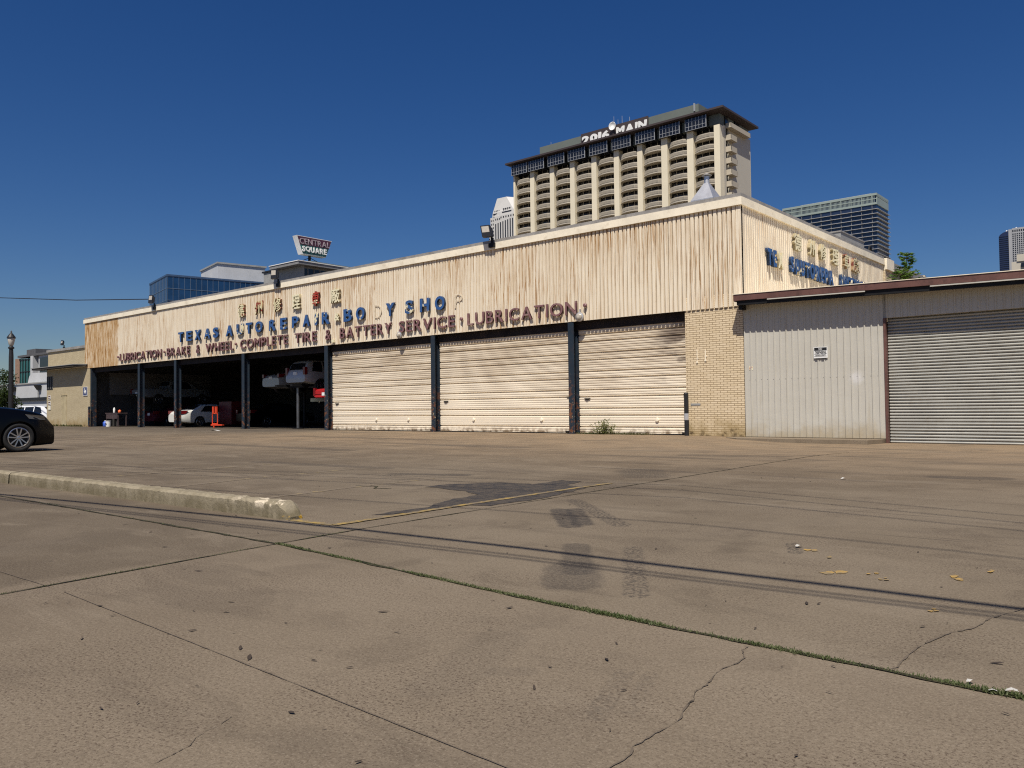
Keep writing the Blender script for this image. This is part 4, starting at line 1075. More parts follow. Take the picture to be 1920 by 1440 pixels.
def leaf(mb, p, d, n, l, w):
    d = d.normalized(); s = d.cross(n).normalized()*w/2
    mb.add([p, p+d*l*.45+s, p+d*l, p+d*l*.45-s], [(0, 1, 2, 3)])
def rv(): 
    v = Vector((random.gauss(0, 1), random.gauss(0, 1), random.gauss(0, 1))); return v.normalized()
def tree(name, lab, loc, h, R, nleaf, lm, ls, cat='tree', zmin=.35, seed=1, group=None):
    random.seed(seed); t = thing(name, lab, cat, loc, group=group)
    tr = MB(); tr.tube([(0, 0, 0), (.05, .03, h*.3), (-.04, .08, h*.55), (.02, 0, h*.8)], [h*.035, h*.028, h*.02, h*.008], 8)
    cl = []
    for i in range(16):
        a = random.uniform(0, 2*PI); zz = h*random.uniform(zmin, .92); rr = R*random.uniform(.35, 1.0)*(1.05-abs(zz/h-.6))
        e = Vector((math.cos(a)*rr, math.sin(a)*rr, zz)); b0 = Vector((0, 0, max(.25*h, zz-rr*.6)))
        tr.tube([b0, b0.lerp(e, .5)+Vector((0, 0, .08*h)), e], [h*.012, h*.008, h*.003], 5); cl.append((e, R*random.uniform(.28, .5)))
    tr.build('trunk', BARK, t)
    cr = MB()
    for i in range(nleaf):
        e, r = random.choice(cl); q = e+rv()*r*random.random()**.45
        leaf(cr, q, rv()+Vector((0, 0, -.3)), rv(), ls*random.uniform(.6, 1.3), ls*.5)
    cr.build('crown', lm, t, fix=False); random.seed(seed+50); return t
tree('street_tree', 'dark green street tree at the left edge behind the lamp post', (-38.25, -11.65, 0), 5.3, 2.2, 14000, LEAFD, .16, seed=4)
tree('street_tree', 'low dark tree filling the gap below the street lamp', (-35.05, -10.25, 0), 3.5, 1.2, 9000, LEAFD, .13, zmin=.2, seed=9)
tree('street_tree', 'small green tree squeezed between the white building and the annex', (-66.5, 5.0, 0), 4.6, 1.3, 2500, LEAFD, .2, seed=14)
def whorl_tree(name, lab, loc, h0, h1, lm, seed, spread=.55):
    random.seed(seed); t = thing(name, lab, 'tree', loc)
    tr = MB(); tr.tube([(0, 0, 0), (.04, 0, h0*.6), (0, .03, h1)], [.07, .05, .012], 8)
    cr = MB(); z = h0
    while z < h1+.1:
        k = (h1+.25-z)/(h1-h0+.3); 
        for i in range(7):
            a = random.uniform(0, 2*PI); L = spread*(.35+.65*k)*random.uniform(.7, 1.15)
            d = Vector((math.cos(a), math.sin(a), .25)); p0 = Vector((0, 0, z)); p1 = p0+d*L; p2 = p1+Vector((d.x, d.y, -.7))*.12
            tr.tube([p0, p1], [.010, .005], 4)
            for j in range(9):
                q = p0.lerp(p1, .35+.65*j/8)
                leaf(cr, q, Vector((random.gauss(d.x, .8), random.gauss(d.y, .8), random.uniform(-.7, .1))), Vector((random.gauss(0, .4), random.gauss(0, .4), 1)), random.uniform(.12, .20), .09)
        z += .14
    for j in range(14): leaf(cr, Vector((0, 0, h1)), Vector((random.gauss(0, .6), random.gauss(0, .6), .6)), rv(), .16, .08)
    tr.build('trunk', BARK, t); cr.build('crown', lm, t, fix=False)
whorl_tree('young_tree', 'slim young tree with tiered leaves rising behind the shed roof', (1.5, 13.3, 0), 5.6, 7.35, LEAFG, 3, .62)
whorl_tree('leafy_sapling', 'bushy bright green sapling against the garage end pier', (1.5, 12.2, 0), 5.4, 6.5, LEAFG, 5, .75)
random.seed(11)
t = thing('weed', 'tall scraggly weed growing against the roller door beside the post', 'weed', (-5.35, .02, 0))
cr = MB(); stm = MB()
for i in range(46):
    x = random.gauss(0, .26); y = random.uniform(-.12, .1); h = max(.1, random.uniform(.25, .55)*(1.1-abs(x)*1.1))
    tip = Vector((x+random.gauss(0, .10), y+random.gauss(-.03, .05), h)); b0 = Vector((x*.8, y, 0))
    stm.tube([b0, b0.lerp(tip, .5)+Vector((random.gauss(0, .02), 0, .02)), tip], [.005, .004, .002], 4)
    for j in range(9):
        q = b0.lerp(tip, random.uniform(.1, 1)); leaf(cr, q, rv()+Vector((0, 0, .4)), rv(), random.uniform(.05, .11), .03)
stm.build('stem', DRYM, t); cr.build('foliage', leafmat('weed_green', (.12, .14, .035), (.20, .20, .07)), t, fix=False)
cr = MB()
for i in range(900):
    x = random.choice((random.uniform(-6.6, -3.6), random.gauss(-5.6, .5), random.gauss(-4.2, .4))); y = random.uniform(-.10, .22)
    leaf(cr, Vector((x, y, 0)), Vector((random.gauss(0, .5), random.gauss(-.2, .4), 1)), rv(), random.uniform(.03, .10), .025)
for i in range(250):
    x = random.uniform(-56.5, -50); cr_x = x; leaf(cr, Vector((x, -.05-random.random()*.1, 0)), Vector((random.gauss(0, .6), random.gauss(-.2, .4), 1)), rv(), random.uniform(.06, .22), .05)
cr.build('low_weeds', DRYM, None, fix=False, kind='stuff', label='low dry weeds and litter along the foot of the doors', cat='weeds')
# grass in the joints
gr = MB()
def blades(pts, n, w, h0, h1):
    P = [Vector((a, b, 0)) for a, b in pts]; Ls = [(q-p).length for p, q in zip(P, P[1:])]; tot = sum(Ls)
    ph = random.uniform(0, 6)
    for i in range(n):
        s = random.random()*tot; k = 0; ss = s
        while k < len(Ls)-1 and s > Ls[k]: s -= Ls[k]; k += 1
        dens = .62+.38*math.sin(ss*5.1+ph)*math.sin(ss*2.3+1.3*ph)+random.gauss(0, .1)
        if dens < .52 and random.random() < .82: continue
        p = P[k].lerp(P[k+1], s/Ls[k]); d = (P[k+1]-P[k]).normalized(); nr = Vector((-d.y, d.x, 0))
        p = p+nr*random.gauss(0, w*(.6+.6*dens)); h = random.uniform(h0, h1)*(.5+.7*dens)
        leaf(gr, p+Vector((0, 0, .002)), Vector((random.gauss(0, .7), random.gauss(0, .7), .9)), rv(), h, h*.22+.0012)
blades([(5.76, -20.87), (8.39, -21.08)], 4200, .008, .007, .018)
blades([(8.39, -21.08), (10.58, -21.16), (13, -21.28)], 12000, .011, .006, .020)
blades([(1.0, -20.87), (5.76, -20.87)], 700, .008, .004, .012)
blades([(6.4, -25), (5.98, -22.78), (5.76, -20.87), (5.70, -20.2)], 1500, .007, .004, .013)
gr.build('joint_grass', GRASSM, None, fix=False, kind='stuff', label='thin line of green grass growing in the concrete joint', cat='grass')
# fallen leaves
LEAFB = paint('dried_leaf_brown', (.040, .028, .019), .8, 0, .4, 20)
lm = bpy.data.meshes.new('fallen_leaf')
pr = [(-.5, 0), (-.3, .13), (.0, .2), (.3, .13), (.5, 0), (.3, -.15), (.0, -.2), (-.3, -.12)]
lm.from_pydata([(x, y, .03*abs(y)+.06*x*x) for x, y in pr]+[(0, 0, -.01)], [], [(i, (i+1) % 8, 8) for i in range(8)]); lm.materials.append(LEAFB)
spots = [(7.27, -22.86, .045), (7.96, -22.5, .045), (8.11, -22.55, .06), (8.75, -22.79, .035), (7.54, -22.49, .05), (7.17, -22.08, .05), (7.35, -22.21, .04), (8.26, -23.07, .02), (6.72, -22.55, .05), (7.77, -22.15, .025), (7.97, -21.73, .06), (8.3, -21.93, .045), (8.41, -21.29, .05), (9.22, -22.89, .03), (9.25, -21.68, .045), (9.13, -21.89, .03), (9.65, -22.26, .02), (9.23, -22.11, .03), (7.89, -21.41, .02), (10.16, -22.08, .022), (10.44, -20.8, .05), (10.56, -21.36, .03), (10.09, -20.42, .04), (9.52, -20.9, .025), (9.58, -20.28, .03), (9.53, -20.31, .05)]
random.seed(21)
for i in range(120):
    dpt = random.uniform(2.5, 12); dr = random.uniform(-.62, .62)
    f2 = Vector((Fw.x, Fw.y)).normalized(); r2 = Vector((f2.y, -f2.x))
    q = Vector((11.06, -24.37))+f2*dpt+r2*dpt*dr; spots.append((q.x, q.y, random.uniform(.010, .034)*(1 if dpt < 5 else 1.7)))
for x, y, s in spots:
    o = bpy.data.objects.new('fallen_leaf', lm); COL.objects.link(o); o.location = (x, y, gz(x, y)+.007); o.scale = (s, s*random.uniform(.5, .95), s*.4); o.rotation_euler = (random.gauss(0, .1), random.gauss(0, .1), random.uniform(0, 6.28))
    tag(o, 'small dark dried leaf lying on the concrete lot', 'leaf', 'fallen leaves on the lot')
for i, (x, y, s, lab) in enumerate([(8.89, -18.75, .026, 'white scrap lying beside the yellow paint flakes'), (7.43, -13.36, .04, 'white scrap far out on the lot before the brick pier'), (10.41, -21.11, .018, 'torn white paper caught in the joint grass'), (10.54, -21.13, .02, 'white wrapper in the joint grass at the right edge'), (10.49, -21.17, .014, 'pale scrap at the near side of the joint grass')]):
    t = thing('litter', lab, 'litter', (x, y, gz(x, y)+.012), random.uniform(0, 6))
    c = MB(); c.add([(-s, -s*.5, 0), (0, -s*.6, s*.3), (s, -s*.3, .0), (s*.9, s*.4, s*.15), (0, s*.5, s*.4), (-s, s*.3, .0)], [(0, 1, 4, 5), (1, 2, 3, 4)]); c.build('scrap', SCRAP, t)

# ------------------------------------------------------------------ overhead cables
def cable(lab, pts, r):
    c = MB(); c.tube(pts, r, 6); c.build('overhead_cable', PLAST, None, label=lab, cat='cable', group='overhead cables', smooth=True)
pole_a, pole_b = (-22.0, -27.5), (36.0, -26.5)
def shadow_cable(lab, pts, r, h=6.2):
    # hung between two utility poles behind the photographer; its shadow falls along the given ground line
    d = Vector((SUN.x, SUN.y))/SUN.z*h
    P = [(x+d.x, y+d.y, h) for x, y in pts]
    P = [(pole_a[0], pole_a[1], h+.6)]+P+[(pole_b[0], pole_b[1], h+.6)]
    cable(lab, P, r)
for (px_, py_), lab in ((pole_a, 'wooden utility pole far left behind the photographer'), (pole_b, 'wooden utility pole far right of the lot')):
    t = thing('utility_pole', lab, 'utility pole', (px_, py_, 0), group='utility poles')
    c = MB(); c.lathe([(.17, 0), (.13, 10.4), (.0, 10.42)], (0, 0, 0), 'Z', 12); c.build('post', BARK, t)
    c = MB(); c.box(-.06, .06, -1.2, 1.2, 9.5, 9.65); c.build('cross_arm', BARK, t)
shadow_cable('thick bundled power cable hanging over the lot behind the photographer', [(-.42, -20.83), (2.68, -20.41), (4.65, -20.16), (5.81, -20.03), (7.32, -19.91), (8.56, -19.86), (9.59, -19.8), (10.37, -19.78)], .030)
shadow_cable('thin cable nearest the thick power cable', [(.12, -20.99), (3.44, -20.6), (5.89, -20.32), (7.56, -20.15), (8.73, -20.08), (10.39, -19.93)], .012)
shadow_cable('thin cable behind the thick power cable', [(.12, -21.06), (3.44, -20.68), (5.89, -20.41), (7.56, -20.24), (8.73, -20.16), (10.39, -20.01)], .012)
shadow_cable('upper thin cable far over the lot', [(6.07, -15.22), (9.82, -16.05)], .012, 8.5)
shadow_cable('middle thin cable far over the lot', [(6.35, -15.74), (9.89, -16.53)], .012, 8.5)
shadow_cable('lower thin cable far over the lot', [(6.73, -16.44), (9.96, -17.01)], .012, 8.5)
shadow_cable('single cable over the yellow paint flakes', [(7.77, -18.16), (9.76, -18.26)], .012, 8.5)
cable('thin cable running from the garage roof to the far left', [(-39.25, -.1, 7.95), (-41.24, .5, 8.38), (-50, -.6, 9.05), (-60.56, -2.12, 10.1), (-90, -6, 13.8)], .03)

# ------------------------------------------------------------------ distant buildings
TCREAM = paint('tower_cream', (.74, .67, .51), .7, 0, .06, .05); TGREY = paint('tower_balcony', (.47, .42, .335), .7, 0, .08, .1)
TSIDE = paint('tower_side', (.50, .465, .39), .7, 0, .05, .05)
TWIN = paint('tower_window', (.012, .013, .017), .15, 0, .3, .3, spec=.6); TROOF = paint('tower_roof', (.050, .036, .036), .6, 0, .1, .2)
TPENT = paint('penthouse_grey', (.13, .15, .135), .7, 0, .08, .1); TMULL = paint('tower_mullion', (.42, .43, .44), .4, .3, .05, .2)
# --- hotel-like tower with the roof sign
tw = thing('high_rise_tower', 'tall beige tower with rows of balconies and a dark overhanging roof', 'tower', (-126, 192, 0))
X0, X1, Y0, Y1 = -163.66, -88.65, 182.9, 202.5
c = LMB(); c.box(X0+.5, X1-.5, Y0+2.2, Y1, 0, 79.4); c.build('core_wall', TWIN, tw)
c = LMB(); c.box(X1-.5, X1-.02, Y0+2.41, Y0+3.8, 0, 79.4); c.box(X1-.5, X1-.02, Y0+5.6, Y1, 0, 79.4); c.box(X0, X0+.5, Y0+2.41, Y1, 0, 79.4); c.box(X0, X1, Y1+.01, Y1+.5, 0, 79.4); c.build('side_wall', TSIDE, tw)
pe = [(-163.66, -162.95), (-156.44, -154.73), (-148.19, -146.48), (-140.09, -138.33), (-131.78, -129.97), (-123.5, -121.71), (-115.21, -113.5), (-107.08, -105.09), (-98.75, -96.76), (-90.39, -88.65)]
for a, b in pe:
    c = LMB(); c.box(a, b, Y0, Y0+2.4, 0, 79.0); c.build('pilaster', TCREAM, tw)
# recess windows
rec = LMB()
for (a0, a), (b, b1) in zip(pe, pe[1:]):
    for k in range(24):
        z = 76.0-3.27*k
        rec.box(a, b, Y0+1.6, Y0+2.2, z-.22, z-.08)     # slab
c = rec; c.build('floor_slab', TGREY, tw)
mul = LMB()
for (a0, a), (b, b1) in zip(pe, pe[1:]):
    for q in (.28, .62): mul.box(a+(b-a)*q-.06, a+(b-a)*q+.06, Y0+2.1, Y0+2.2, 0, 79)
mul.build('mullion', TSIDE, tw)
# one balcony per bay and storey
bay_w = 6.55
def balcony_mesh(w, d):
    m = MB(); out = [(0, 0), (0, -d*.30), (w*.16, -d*.66), (w*.36, -d*.93), (w*.62, -d), (w*.86, -d*.95), (w, -d*.62), (w, 0)]
    m.prism(out, lambda p: (p[0], p[1], -.35), lambda p: (p[0], p[1], .0))
    for (a, b) in zip(out[0:-1], out[1:]):
        a, b = Vector(a), Vector(b); n = max(1, int((b-a).length/.26))
        if (b-a).length < .2: continue
        for i in range(n):
            p = a.lerp(b, (i+.25)/n); q = a.lerp(b, (i+.80)/n); nn = Vector((-(b-a).y, (b-a).x)).normalized()*.05
            m.prism([tuple(p), tuple(q), tuple(q+nn), tuple(p+nn)], lambda r: (r[0], r[1], .12), lambda r: (r[0], r[1], .92))
        nn = Vector((-(b-a).y, (b-a).x)).normalized()*.10
        m.prism([tuple(a), tuple(b), tuple(b+nn), tuple(a+nn)], lambda r: (r[0], r[1], .92), lambda r: (r[0], r[1], 1.15))
    return m
bm_ = None
for ci, ((a0, a), (b, b1)) in enumerate(zip(pe, pe[1:])):
    for k in range(11):
        z = 76.0-3.27*k
        if 1+k*.0 and ci >= 0:
            if bm_ is None:
                m = balcony_mesh(bay_w, 2.1); o = m.build('balcony', TGREY, tw); bm_ = o.data
            else:
                o = bpy.data.objects.new('balcony', bm_); COL.objects.link(o); o.parent = tw
            o.location = (a+126, Y0+1.5-192, z); o.scale = ((b-a)/bay_w, 1, 1)
        if ci*11+k >= 97: break
# top storey
c = LMB(); c.box(X0+.3, X1-.3, Y0+.8, Y1-.2, 79.4, 82.6); c.build('top_wall', TPENT, tw)
for i in range(9):
    a = pe[i][0]+.1; b = a+6.4
    c = LMB(); c.box(a, b, Y0-1.0, Y0+1.5, 78.9, 82.2); w = c.build('top_window', TWIN, tw)
    f = LMB()
    for q in range(7): xx = a+(b-a)*q/6; f.box(xx-.045, xx+.045, Y0-1.08, Y0-.98, 78.85, 82.25)
    for zz in (78.9, 79.9, 81.3): f.box(a, b, Y0-1.07, Y0-.985, zz-.05, zz+.05)
    f.box(b-.05, b+.14, Y0-1.09, Y0-.9, 78.8, 82.3)
    f.build('frame', TMULL, w)
c = LMB(); e = [(X0-2, Y0-2), (X1+2, Y0-2), (X1+2, Y1+2), (X0-2, Y1+2)]
i2 = [(X0, Y0), (X1, Y0), (X1, Y1), (X0, Y1)]
c.add([(x, y, 82.3) for x, y in i2]+[(x, y, 82.75) for x, y in e]+[(x, y, 83.3) for x, y in e]+[(x+(1 if x < -126 else -1)*2.5, y+(2.5 if y < 192 else -2.5), 83.6) for x, y in e],
      [(0, 1, 5, 4), (1, 2, 6, 5), (2, 3, 7, 6), (3, 0, 4, 7), (4, 5, 9, 8), (5, 6, 10, 9), (6, 7, 11, 10), (7, 4, 8, 11), (8, 9, 13, 12), (9, 10, 14, 13), (10, 11, 15, 14), (11, 8, 12, 15), (12, 13, 14, 15), (0, 3, 2, 1)])
c.build('roof', TROOF, tw)
c = LMB(); c.box(-155.4, -97, 187, 199, 83.3, 88.0); c.build('penthouse', TPENT, tw); c = LMB(); c.box(-98.4, -98.0, 186.6, 187, 86, 88.3); c.build('pipe', TMULL, tw)
# side balconies
c = LMB()
for k in range(10): c.box(X1-.6, X1-.4, Y0+3.9, Y0+5.5, 74-3.27*k, 76.4-3.27*k)
c.box(X1-.45, X1+.02, Y0+3.6, Y0+5.2, 79.8, 82.3); c.box(X1-.45, X1+.02, Y0+9.8, Y0+12.8, 80.6, 82.3); c.build('side_window', TWIN, tw)
def sbal(y0, y1, z, d=1.6, h=1.2):
    c = LMB(); c.box(X1, X1+d, y0, y1, z-.3, z); c.box(X1+d-.1, X1+d, y0, y1, z, z+h); c.box(X1, X1+d, y0, y0+.1, z, z+h); c.box(X1, X1+d, y1-.1, y1, z, z+h)
    c.build('side_balcony', TGREY, tw)
for k in range(8): sbal(187.0-.3, 190.6, 75.6-3.27*k)
sbal(186.7, 199.6, 79.1, 1.6, 1.0)
rs = thing('roof_sign', 'white rooftop sign reading 2016 MAIN on the beige tower', 'sign', (-125.7, 186.3, 84))
c = MB(); c.box(-12.6, 12.2, .35, .6, -.2, 4.4); c.build('backing', TROOF, rs)
for w, a, b in (('2016', -12.0, -1.6), ('MAIN', 1.0, 11.8)):
    for ch, u0, u1 in word_boxes(w, a, b, .045, .90):
        link('letter', fit_glyph(ch, u0, u1, .75, 3.35, lambda u, z, q: Vector((u, .3-q, z)), .3, .055), WHITE, rs)
t = thing('satellite_dish', 'white satellite dish between the two words of the tower roof sign', 'antenna', (-125.6, 185.6, 83.3))
c = MB(); c.lathe([(.0, .35), (.7, .22), (1.2, -.05), (1.3, -.15), (1.15, -.05), (.65, .14), (.0, .24)], (0, 0, 4.5), 'Y', 20); c.build('dish', WHITE, t, smooth=True)
c = MB(); c.tube([(0, .4, 0), (0, .4, 4.8)], .12, 6); c.build('mast', TROOF, t)
for i, (x, h, l) in enumerate(((-126.2, 7.5, 'left tall whip antenna on the tower roof'), (-123.2, 7.0, 'right tall whip antenna on the tower roof'), (-124.7, 6.2, 'middle shorter whip antenna on the tower roof'), (-120.5, 6.0, 'short antenna with a cross arm on the tower roof'), (-151.0, 5.0, 'small antenna at the left end of the tower roof'))):
    t = thing('antenna', l, 'antenna', (x, 187.5, 84), group='antennas on the tower roof')
    c = MB(); c.tube([(0, 0, 0), (0, 0, h*.5), (0, 0, h)], [.10, .09, .05], 5); c.box(-.5, .5, -.05, .05, h*.55, h*.55+.1); c.build('rod', TMULL, t)

# --- glass office tower with sunshades
hb = thing('sunshade_tower', 'dark glass office tower wrapped in white horizontal sunshades', 'tower', (-215, 665, 0))
X0, X1, Y0, Y1 = -256.5, -181.2, 650.2, 681
HGL = paint('tower_blue_glass', (.018, .028, .060), .12, .0, .2, .05, spec=.7); HSL = paint('sunshade_white', (.46, .47, .47), .6, 0, .05, .05); HFIN = paint('fin_grey', (.20, .21, .22), .6, 0, .05, .05); HCR = paint('crown_green_grey', (.30, .36, .33), .5, .1, .06, .05)
c = LMB(); c.box(X0, X1, Y0, Y1, 0, 158.5); c.build('glass_wall', HGL, hb)
for k in range(34):
    z = 155.3-3.55*k
    c = LMB(); c.box(X0-1.3, X1+1.5, Y0-1.4, Y1+1.3, z-.13, z+.13); c.build('sunshade', HSL, hb)
for i in range(10):
    x = -184.4-8.05*i
    c = LMB(); c.box(x-.14, x+.14, Y0-.6, Y0-.0, 30, 158.5); c.build('fin', HFIN, hb)
c = LMB(); c.box(X0-.6, X1+.6, Y0-.6, Y1+.4, 159.0, 160.6); c.box(X0-.6, X1+.6, Y0-.6, Y1+.4, 166.2, 168.0)
for i in range(10): c.box(-184.4-8.05*i-.3, -184.4-8.05*i+.3, Y0-.55, Y0, 160.6, 166.2)
c.box(X1-.5, X1+.55, Y0, Y1+.35, 160.6, 164.9); c.box(X1-.5, X1+.55, Y0, Y1+.35, 165.3, 166.2); c.build('crown', HCR, hb)
c = LMB(); c.box(X0, X1, Y0, Y1, 158.5, 166.6); c.build('crown_glass', HGL, hb)
c = LMB()
for i in range(74):
    x = X0+.6+i*1.0
    if i % 8 == 7: continue
    c.box(x, x+.35, Y0-.3, Y0-.0, 160.6, 166.2)
c.box(X0, X1, Y0-.35, Y0-.0, 163.2, 163.9)
c.build('louvre', HCR, hb)
c = LMB(); c.box(-244, -186, 655, 676, 168, 168.9); c.box(-243.5, -186.5, 655.5, 675.5, 168.9, 169.6); c.build('roof_deck', HSL, hb)

# --- stepped pyramid-topped tower
st = thing('stepped_tower', 'pale stepped tower with a sloped top and black and white vertical stripes', 'tower', (-508, 590, 0))
SWH = paint('pale_granite', (.56, .55, .53), .7, 0, .04, .03)
c = LMB(); c.box(-529.9, -470, 579, 620, 0, 176.6); c.box(-526.7, -474, 577, 620, 0, 191.0); c.box(-519.6, -480, 575.2, 577, 0, 191.0)
c.add([(-524.2, 577, 191), (-512, 575.2, 191), (-486, 575.2, 191), (-478, 580, 191), (-478, 615, 191), (-524.2, 615, 191),
       (-523.8, 577.4, 195.2), (-512, 575.6, 195.2), (-486, 575.6, 195.2), (-478.4, 580, 195.2), (-478.4, 614, 195.2), (-523.8, 614, 195.2)],
      [(0, 1, 7, 6), (1, 2, 8, 7), (2, 3, 9, 8), (3, 4, 10, 9), (4, 5, 11, 10), (5, 0, 6, 11), (6, 7, 8, 9, 10, 11)])
c.build('wall', SWH, st)
c = LMB(); c.add([(-523.8, 577.3, 195.2), (-495.5, 575.7, 195.2), (-478.6, 590, 195.2), (-478.6, 612, 195.2), (-523.8, 612, 195.2),
       (-519.1, 579, 209.8), (-506.9, 579, 209.7), (-494, 592, 208.5), (-494, 606, 208.5), (-519.1, 606, 209.8)],
      [(0, 1, 6, 5), (1, 2, 7, 6), (2, 3, 8, 7), (3, 4, 9, 8), (4, 0, 5, 9), (5, 6, 7, 8, 9)])
c.build('roof', SWH, st)
c = LMB()
for i in range(9): c.box(-518.6+i*3.15, -517.3+i*3.15, 575.05, 575.3, 0, 183.5+min(i, 6)*.45)
for i in range(6): c.box(-525.9+i*2.55, -524.9+i*2.55, 576.8 if i < 3 else 574.9, 577.1 if i < 3 else 575.4, 187.2, 188.7)
for i in range(10): c.box(-511.5+i*3.2, -510.2+i*3.2, 575.0, 575.3, 188.3, 189.8)
for k in range(8):
    for i in range(3 if k > 2 else 2): c.box(-525.9-(2.6 if k > 3 else 0)+i*2.6, -524.9-(2.6 if k > 3 else 0)+i*2.6, 576.7 if k <= 3 else 576.7, 577.1, 183.5-k*3.6, 185.0-k*3.6)
for i in range(3): c.box(-528.9+i*2.6+2.6, -527.9+i*2.6+2.6, 576.7, 577.1, 172, 174)
c.box(-522.2, -515.2, 576.2, 577.3, 193.4, 194.3); c.box(-509.5, -497.5, 575.1, 575.6, 193.4, 194.3)
c.build('windows', TWIN, st)
c = LMB()
for i in range(4): c.box(-521.0+i*1.9, -520.2+i*1.9, 576.9, 579, 196.4, 197.4)
for i in range(4): c.box(-508.8+i*2.7, -507.5+i*2.7, 575.7, 578, 196.6, 197.7)
c.build('roof_window', TWIN, st)

# --- far right pair
rt = thing('gridded_tower', 'grey office tower at the right edge with a dark blue glass bay', 'tower', (-110, 880, 0))
RGR = paint('tower_grid_grey', (.33, .34, .36), .7, 0, .05, .03)
c = LMB(); c.box(-124.4, -95, 865.3, 900, 0, 164.6); c.box(-121.4, -95, 865.0, 865.3, 0, 165.3); c.build('wall', RGR, rt)
c = LMB(); c.prism([(-132.6, 0), (-132.6, 158.8), (-131.6, 160.6), (-129, 162.4), (-124.5, 163.7), (-124.5, 0)], lambda p: (p[0], 866, p[1]), lambda p: (p[0], 900, p[1])); c.build('glass_bay', paint('bay_blue_glass', (.022, .030, .075), .15, 0, .1, .05, spec=.6), rt)
c = LMB()
for k in range(22): c.box(-132.5, -124.6, 865.7, 866, 158.6-1.9*k*1.0-.35, 158.6-1.9*k+.05)
c.build('spandrel', TWIN, rt)
wl = [(-121.1+i*1.72, 161.8, 163.6) for i in range(7)]
for k in range(26):
    z = 159.7-1.95*k
    wl += [(-121.1+i*1.72, z-.55, z+.5) for i in range(7)]
rest = LMB()
for q, (x, z0, z1) in enumerate(wl):
    c = LMB() if q < 100 else rest
    c.box(x, x+.95, 864.8, 865.02, z0, z1)
    if q < 100: c.build('window', TWIN, rt)
rest.build('windows', TWIN, rt, kind='stuff')
c = LMB(); c.lathe([(.8, 163.5), (.8, 164.6), (.0, 165.1)], (-126.6, 870, 0)); c.lathe([(.9, 165), (.9, 166.3), (.0, 166.8)], (-118.6, 870, 0)); c.build('roof_dome', WHITE, rt)
tb = thing('tan_building', 'small tan building corner below the gridded tower at the right edge', 'building', (-52, 460, 0))
c = LMB(); c.box(-60.2, -40, 450, 470, 0, 71.5); c.box(-57.8, -40, 449.5, 470, 71.5, 75); c.build('wall', TSIDE, tb); c = LMB(); c.box(-56.0, -40, 449.3, 450, 68.5, 70.5); c.build('window', TWIN, tb)

# --- blue glass block and white penthouse (turned to the street grid of its own block)
D1 = Vector((.22358, .97469, 0)); D2 = Vector((-.97469, .22358, 0)); ang = math.atan2(D1.y, D1.x)-PI/2
bgl = thing('glass_office', 'blue glass office block with a white penthouse behind the garage roof', 'building', (-123.16, 42.6, 0), ang)
BGL = paint('blue_curtain_glass', (.010, .042, .115), .10, .0, .25, .35, spec=.65); BLINE = paint('curtain_mullion', (.16, .22, .30), .4, .3, .05, .2)
c = MB(); c.box(-12.4, 0, 0, 34, 0, 24.25); c.build('glass_wall', BGL, bgl)
m = MB()
for i in range(36): m.box(-.02, .05, i*.96-.025, i*.96+.025, 8, 24.25)
for i in range(13): m.box(-i*1.03-.025, -i*1.03+.025, -.05, .02, 8, 24.25)
for k in range(8):
    z = 24.2-2.05*k
    m.box(-.02, .055, 0, 34, z-.035, z+.035); m.box(-12.4, 0, -.055, .02, z-.035, z+.035)
m.build('mullion', BLINE, bgl)
m = MB()
for k in range(4): m.box(-.02, .03, 0, 34, 20.2-4.1*k-.5, 20.2-4.1*k-.04); m.box(-12.4, 0, -.03, .02, 20.2-4.1*k-.5, 20.2-4.1*k-.04)
m.build('spandrel', paint('spandrel_navy', (.008, .018, .05), .2), bgl)
c = MB(); c.box(-12.5, .1, -.1, 34, 24.25, 24.55); c.build('parapet', paint('parapet_blue', (.05, .09, .17), .4), bgl)
c = MB(); c.box(-13.0, -2.6, 9.3, 18.0, 24.55, 27.65); c.build('penthouse', WHITEB, bgl); c = MB(); c.box(-13.2, -2.4, 9.1, 18.2, 27.65, 27.95); c.build('penthouse_roof', GREYP, bgl)
c = MB(); c.box(-10.2, -8.4, 3.2, 5.2, 24.55, 25.5); c.box(-7.9, -6.4, 7.0, 8.2, 24.55, 25.3); c.box(-3.4, -1.9, 19.2, 21.4, 24.55, 26.1); c.build('roof_box', TSIDE, bgl)

# --- central square building and sign
cq = thing('grey_office', 'dark grey office building with a thin flat roof under the rooftop sign', 'building', (-110, 62, 0))
c = LMB(); c.box(-116.5, -104.8, 57.1, 57.5, 0, 25.6); c.box(-116.5, -105.2, 57.5, 80, 0, 25.6); c.build('wall', GREYP, cq)
c = LMB(); c.box(-105.2, -104.9, 57.5, 80, 15, 25.2); c.build('glass_wall', TWIN, cq)
c = LMB()
for i in range(18): c.box(-104.95, -104.78, 58.2+i*1.25, 58.28+i*1.25, 15, 25.2)
c.box(-104.95, -104.76, 57.5, 80, 23.0, 23.12); c.build('mullion', GREYP, cq)
c = LMB(); c.box(-112.5, -103.9, 55.7, 80, 25.62, 26.15); c.build('roof', paint('flat_roof_grey', (.22, .22, .22), .6), cq); c = LMB(); c.box(-112.6, -103.8, 55.6, 80, 26.15, 26.27); c.build('roof_edge', WHITE, cq)
c = LMB(); c.box(-116.8, -112.6, 56.9, 80, 25.62, 25.9); c.build('lower_roof', PLAST, cq)
c = LMB(); c.box(-112, -106.5, 60, 70, 26.27, 27.0); c.build('roof_plinth', TPENT, cq)
sg = thing('rooftop_sign', 'slanted rooftop sign reading central square in maroon and teal', 'sign', (-109.83, 62.8, 0))
out = [(-3.32, 31.95), (4.24, 31.95), (2.92, 28.75), (-2.14, 28.75)]
